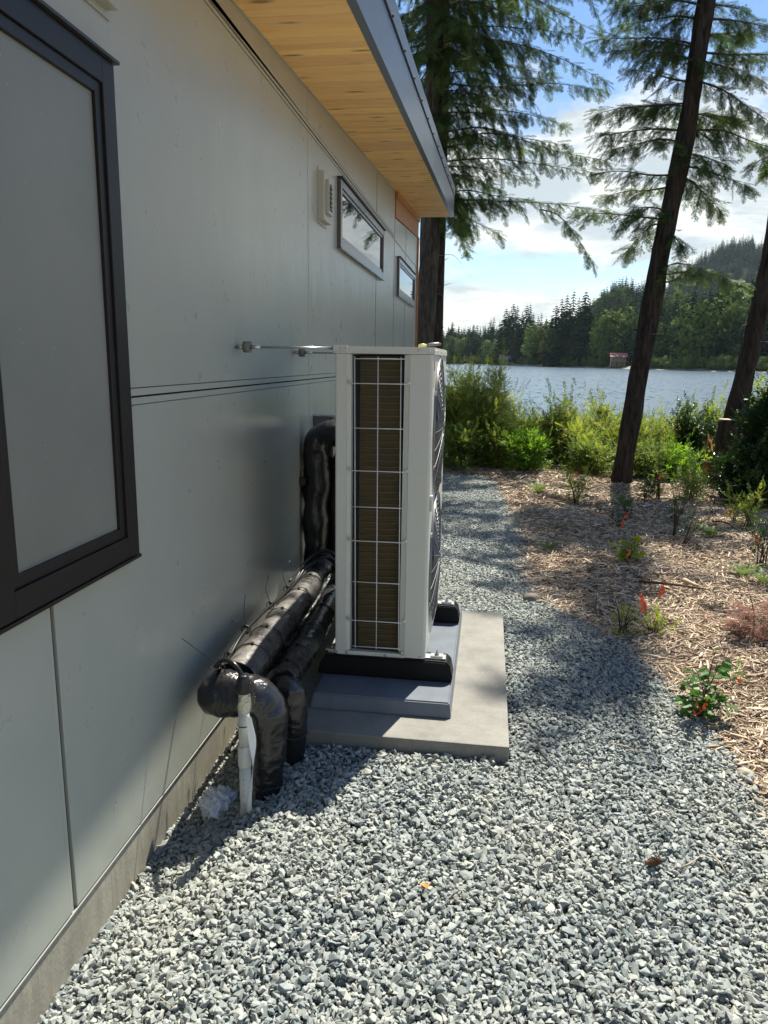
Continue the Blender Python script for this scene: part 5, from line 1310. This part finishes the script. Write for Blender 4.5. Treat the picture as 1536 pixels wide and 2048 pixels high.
def currant(label, base, tops, leaves, tape, size=.055, mat='leaf_currant', name='currant_bush'):
    rr = random.Random(int(base.x * 1000)); t = thing(name, label, 'plant', base)
    q = MB(); lm = None
    for tp in tops:
        tp = Vector(tp); c = spline([base + Vector((rr.gauss(0, .015), rr.gauss(0, .015), -.02)), base.lerp(tp, .5) + Vector((rr.gauss(0, .02), rr.gauss(0, .02), .02)), tp], 5)
        q.tube(c, [.004 * (1 - .6 * i / (len(c) - 1)) for i in range(len(c))], 5, False)
        for k in range(leaves):
            f = .18 + .82 * (k + rr.random() * .6) / leaves; i = min(int(f * (len(c) - 1)), len(c) - 2); p = c[i]
            d = Vector((rr.gauss(0, 1), rr.gauss(0, 1), rr.uniform(-.1, .5))).normalized(); pe = p + d * rr.uniform(.02, .05)
            q.tube([p, pe], .0012, 4, False)
            s_ = size * rr.uniform(.7, 1.25); nrm = Vector((rr.gauss(0, .5), -.35 + rr.gauss(0, .4), 1)); lb = MB(); leaf_shape(lb, pe, d + Vector((0, 0, -.3)), nrm, s_, s_ * 1.05, lobes=True)
            lb.build('leaf', MT[mat], t)
    q.build('stem', MT['twig'], t)
    for k, p in enumerate(tape): ribbon(t, p, s=k + int(base.y * 10))
    return t
b = G2(1402, 1425); Yp = b.y
currant('leafy green currant plant with lobed leaves and orange tape where gravel meets mulch', b,
        [at(1432, 1298, Yp), at(1440, 1330, Yp + .03), at(1375, 1365, Yp), at(1365, 1400, Yp), at(1440, 1385, Yp), at(1395, 1345, Yp - .05), at(1418, 1360, Yp + .05), at(1445, 1405, Yp - .05), at(1385, 1390, Yp - .08)], 10, [at(1409, 1398, Yp - .06), at(1390, 1405, Yp - .04)], .045)
b = G2(1252, 1128); Yp = b.y
currant('small yellow-green potted-size plant with orange tape in the middle of the mulch', b,
        [at(1273, 1072, Yp), at(1280, 1082, Yp), at(1235, 1085, Yp), at(1240, 1100, Yp), at(1262, 1090, Yp), at(1250, 1085, Yp + .05), at(1268, 1100, Yp - .05), at(1245, 1115, Yp - .05)], 7, [at(1256, 1100, Yp - .08), at(1254, 1120, Yp - .1)], .055, 'leaf_yellow', 'young_shrub')
def wisp(label, px, py, h, w, leaf, n, size, stems, tapes=(), name='young_shrub', cat='plant', mat='twig', **k):
    b = G2(px, py); t = shrub(label, b, h, w, leaf, n, size, stems, name=name, cat=cat, seed=int(px + py), mat=mat, **k)
    for i, (tx, ty) in enumerate(tapes): ribbon(t, at(tx, ty, b.y - .05), s=i + int(px), L=.07 if h > .1 else .02, w=.014 if h > .1 else .008)
    return t
wisp('sparse young shrub with two orange tapes beside the gravel bend', 1245, 1262, .30, .34, 'yellow', 46, .055, 8, [(1281, 1190), (1285, 1202)], spiky=.2)
wisp('straggly little shrub spilling right of the taped one', 1305, 1268, .17, .30, 'yellow', 50, .06, 7, [(1325, 1172)], spiky=.2)
wisp('small bush with orange tape at the mulch edge left of the leaning fir', 1150, 1008, .42, .36, 'mid', 190, .09, 8, [(1152, 945)])
wisp('thin upright sapling with a red-orange tape right of the leaning fir', 1314, 1000, .62, .22, 'mid', 60, .09, 4, [(1318, 948)])
wisp('feathery light green plant right of the thin sapling', 1380, 1005, .40, .5, 'ground', 300, .10, 10)
wisp('dark low clump at the foot of the leaning fir', 1290, 1003, .26, .38, 'dark', 200, .07, 8)
wisp('small grey-green plant with orange tapes in the shaded mulch', 1238, 1060, .20, .4, 'dark', 80, .06, 7, [(1251, 1025), (1247, 1042)])
wisp('dark wiry shrub in the middle of the mulch', 1345, 1075, .52, .34, 'dark', 110, .06, 7)
wisp('leaning dark sapling right of the wiry shrub', 1362, 1092, .40, .3, 'dark', 60, .06, 4, lean=(.15, 0))
wisp('leafy weed in the deep shade at the right edge', 1500, 1060, .40, .5, 'mid', 180, .08, 8, [(1520, 1062)])
wisp('shrub with orange tape below the right-hand fir', 1465, 1050, .32, .35, 'yellow', 60, .07, 5, [(1460, 1020)])
wisp('shaded small bush with orange tape at the right edge', 1525, 1130, .42, .4, 'dark', 160, .07, 7, [(1512, 1070)])
wisp('tiny green seedling with red tape near the lower right mulch', 1468, 1362, .06, .10, 'bright', 14, .035, 4, [(1478, 1358)])
# dead brown fir seedling
b = G2(1505, 1280); t = thing('dead_fir_seedling', 'rusty brown dead fir seedling near the right edge', 'plant', b)
rr = random.Random(4); pts, rots, scs = [], [], []
MB().tube(spline([b + Vector((0, 0, -.02)), b + Vector((-.01, 0, .15)), at(1495, 1172, b.y)], 5), [.006 * (1 - .8 * i / 10) for i in range(11)], 5).build('stem', MT['twig'], t)
for k in range(60):
    f = rr.random(); a_ = rr.uniform(0, 6.28); pts.append(tuple(b + Vector((math.cos(a_) * .02, math.sin(a_) * .02, .02 + .17 * f)))); rots.append(eul((math.cos(a_), math.sin(a_), rr.uniform(-.2, .5)))); scs.append(rr.uniform(.09, .19))
for k in range(30):
    p = b + Vector((rr.uniform(-.20, .25), rr.uniform(-.12, .2), .02 + .05 * rr.random())); pts.append(tuple(p)); rots.append(eul((rr.gauss(0, 1), rr.gauss(0, 1), rr.gauss(0, .2)))); scs.append(rr.uniform(.06, .15))
scatter('dead_needles', pts, rots, scs, pieces('sprays_dead', [spray_proto(i + 30, MT['brownleaf'], .6) for i in range(2)]), t)
# ferns
def fern(label, px, py, n, L, up=.9, mat='fern'):
    b = G2(px, py); rr = random.Random(px * 3 + py); t = thing('sword_fern', label, 'fern', b, None)
    for k in range(n):
        a_ = 6.28 * k / n + rr.gauss(0, .25); l_ = L * rr.uniform(.7, 1.1); d = Vector((math.cos(a_), math.sin(a_), 0)); mb = MB()
        C = [b + d * (l_ * f * .75) + Vector((0, 0, l_ * up * (f - .55 * f * f) * 1.1)) for f in np.linspace(0, 1, 13)]
        mb.tube(C, [.002 * (1 - .6 * i / 12) for i in range(13)], 4, False)
        for i in range(1, 13):
            p = C[i]; tg = (C[i] - C[i - 1]).normalized(); s_ = tg.cross(Vector((0, 0, 1))).normalized(); w = L * .16 * math.sin(min(1, i / 12 * 1.25 + .1) * 2.9) ** .8
            for sg in (-1, 1):
                e = p + s_ * sg * w + tg * w * .35 + Vector((0, 0, -.15 * w)); mb.add([p, p + tg * L * .03, e], [(0, 1, 2)]); mb.add([p - tg * L * .035, p - tg * L * .008, e - tg * L * .04], [(0, 1, 2)])
        mb.build('frond', MT[mat], t)
    return t
fern('fresh green sword fern beside the gravel path', 1098, 1098, 14, .17)
fern('small shaded fern farther up beside the path', 1116, 1060, 10, .12)
fern('fern near the bright sapling at the top of the path', 1075, 990, 12, .30)
fern('pale fern at the foot of the leaning fir', 1248, 1012, 12, .28)
fern('light fern in the sunny mulch left of the tree shadow', 1418, 1075, 12, .26)
fern('strap-leaved fern in the shadow of the right-hand fir', 1485, 1150, 11, .24)
fern('fern standing in the shadow below the cut stump', 1470, 1010, 12, .34)
fern('fern low at the right edge', 1530, 1175, 10, .24)
fern('reddish old fern on the mulch beside the path', 1110, 1004, 7, .22, .25, 'brownleaf')
fern('reddish dry fern clump by the fresh green fern', 1130, 1106, 8, .15, .2, 'brownleaf')
# sticks on the mulch
stick('fallen_stick', [A(1278, 1162, .07), A(1340, 1168, .08), A(1412, 1178, .06)], .012, 'twig', 'long straight dark stick on the mulch', 'stick')
stick('fallen_stick', [A(1250, 1138, .06), A(1270, 1150, .06), A(1300, 1160, .05)], .008, 'twig', 'short dark stick just below the yellow-green plant', 'stick')
stick('wood_slab', [A(1368, 1160, .07), A(1395, 1172, .07)], .018, 'cutwood', 'pale splinter of wood beside the long stick', 'wood piece')
stick('fallen_stick', [A(1408, 1298, .05), A(1440, 1282, .06), A(1466, 1264, .06)], .012, 'twig', 'mossy stick on the mulch near the dead fir seedling', 'stick')
stick('fallen_stick', [A(1425, 1042, .08), A(1450, 1045, .10), A(1480, 1062, .07)], .010, 'twig', 'curved dark stick left of the tree shadow', 'stick')
stick('wood_slab', [A(1233, 1208, .06), A(1243, 1228, .05)], .010, 'cutwood', 'pale wood splinter near the gravel bend', 'wood piece')
stick('fallen_stick', [A(1128, 1064, .05), A(1150, 1070, .06), A(1168, 1075, .04)], .010, 'cutwood', 'pale stick lying right of the small shaded fern', 'stick')
stick('fallen_stick', [A(1420, 990, .1), A(1455, 1000, .14), A(1495, 985, .1)], .014, 'twig_grey', 'grey fallen branch at the foot of the cut stump', 'stick')

# needle litter and twigs fallen on the gravel
lit = []
for i in range(4):
    q = MB(); q.tube([(-.5, 0, 0), (-.1, .03 * (i - 1.5), .01), (.5, -.04 * (i - 1.5), 0)], [.03, .025, .012], 4); lit.append(proto('litter_%d' % i, q, MT['twig'] if i % 2 else MT['cutwood']))
n = 900; y = RNG.uniform(1.0, 10, n); x = -1.05 + (edge_x(y) + 1.0) * RNG.random(n); kp = ~in_slab(x, y, .02); x, y = x[kp], y[kp]; n = len(x)
scatter('litter', np.stack([x, y, gz(x, y) + .034], 1), np.stack([RNG.normal(0, .15, n), RNG.normal(0, .15, n), RNG.uniform(0, 6.28, n)], 1), RNG.lognormal(math.log(.022), .5, n), pieces('litter_bits', lit), label='needles and bits of twig scattered over the gravel', cat='litter')

# ---- air: pale haze in one closed box round everything, sky outside
hm = bpy.data.materials.new('haze'); hm.use_nodes = True; ht = hm.node_tree; ht.nodes.clear()
pv_ = ht.nodes.new('ShaderNodeVolumePrincipled'); pv_.inputs['Color'].default_value = (.72, .86, 1, 1); pv_.inputs['Density'].default_value = .000035; pv_.inputs['Anisotropy'].default_value = .2
ht.links.new(pv_.outputs[0], ht.nodes.new('ShaderNodeOutputMaterial').inputs['Volume'])
MB().box(-2900, 2900, -200, 2900, -8, 460).build('haze', hm, None, kind='stuff', label='thin pale air over the lake and hills', cat='haze')
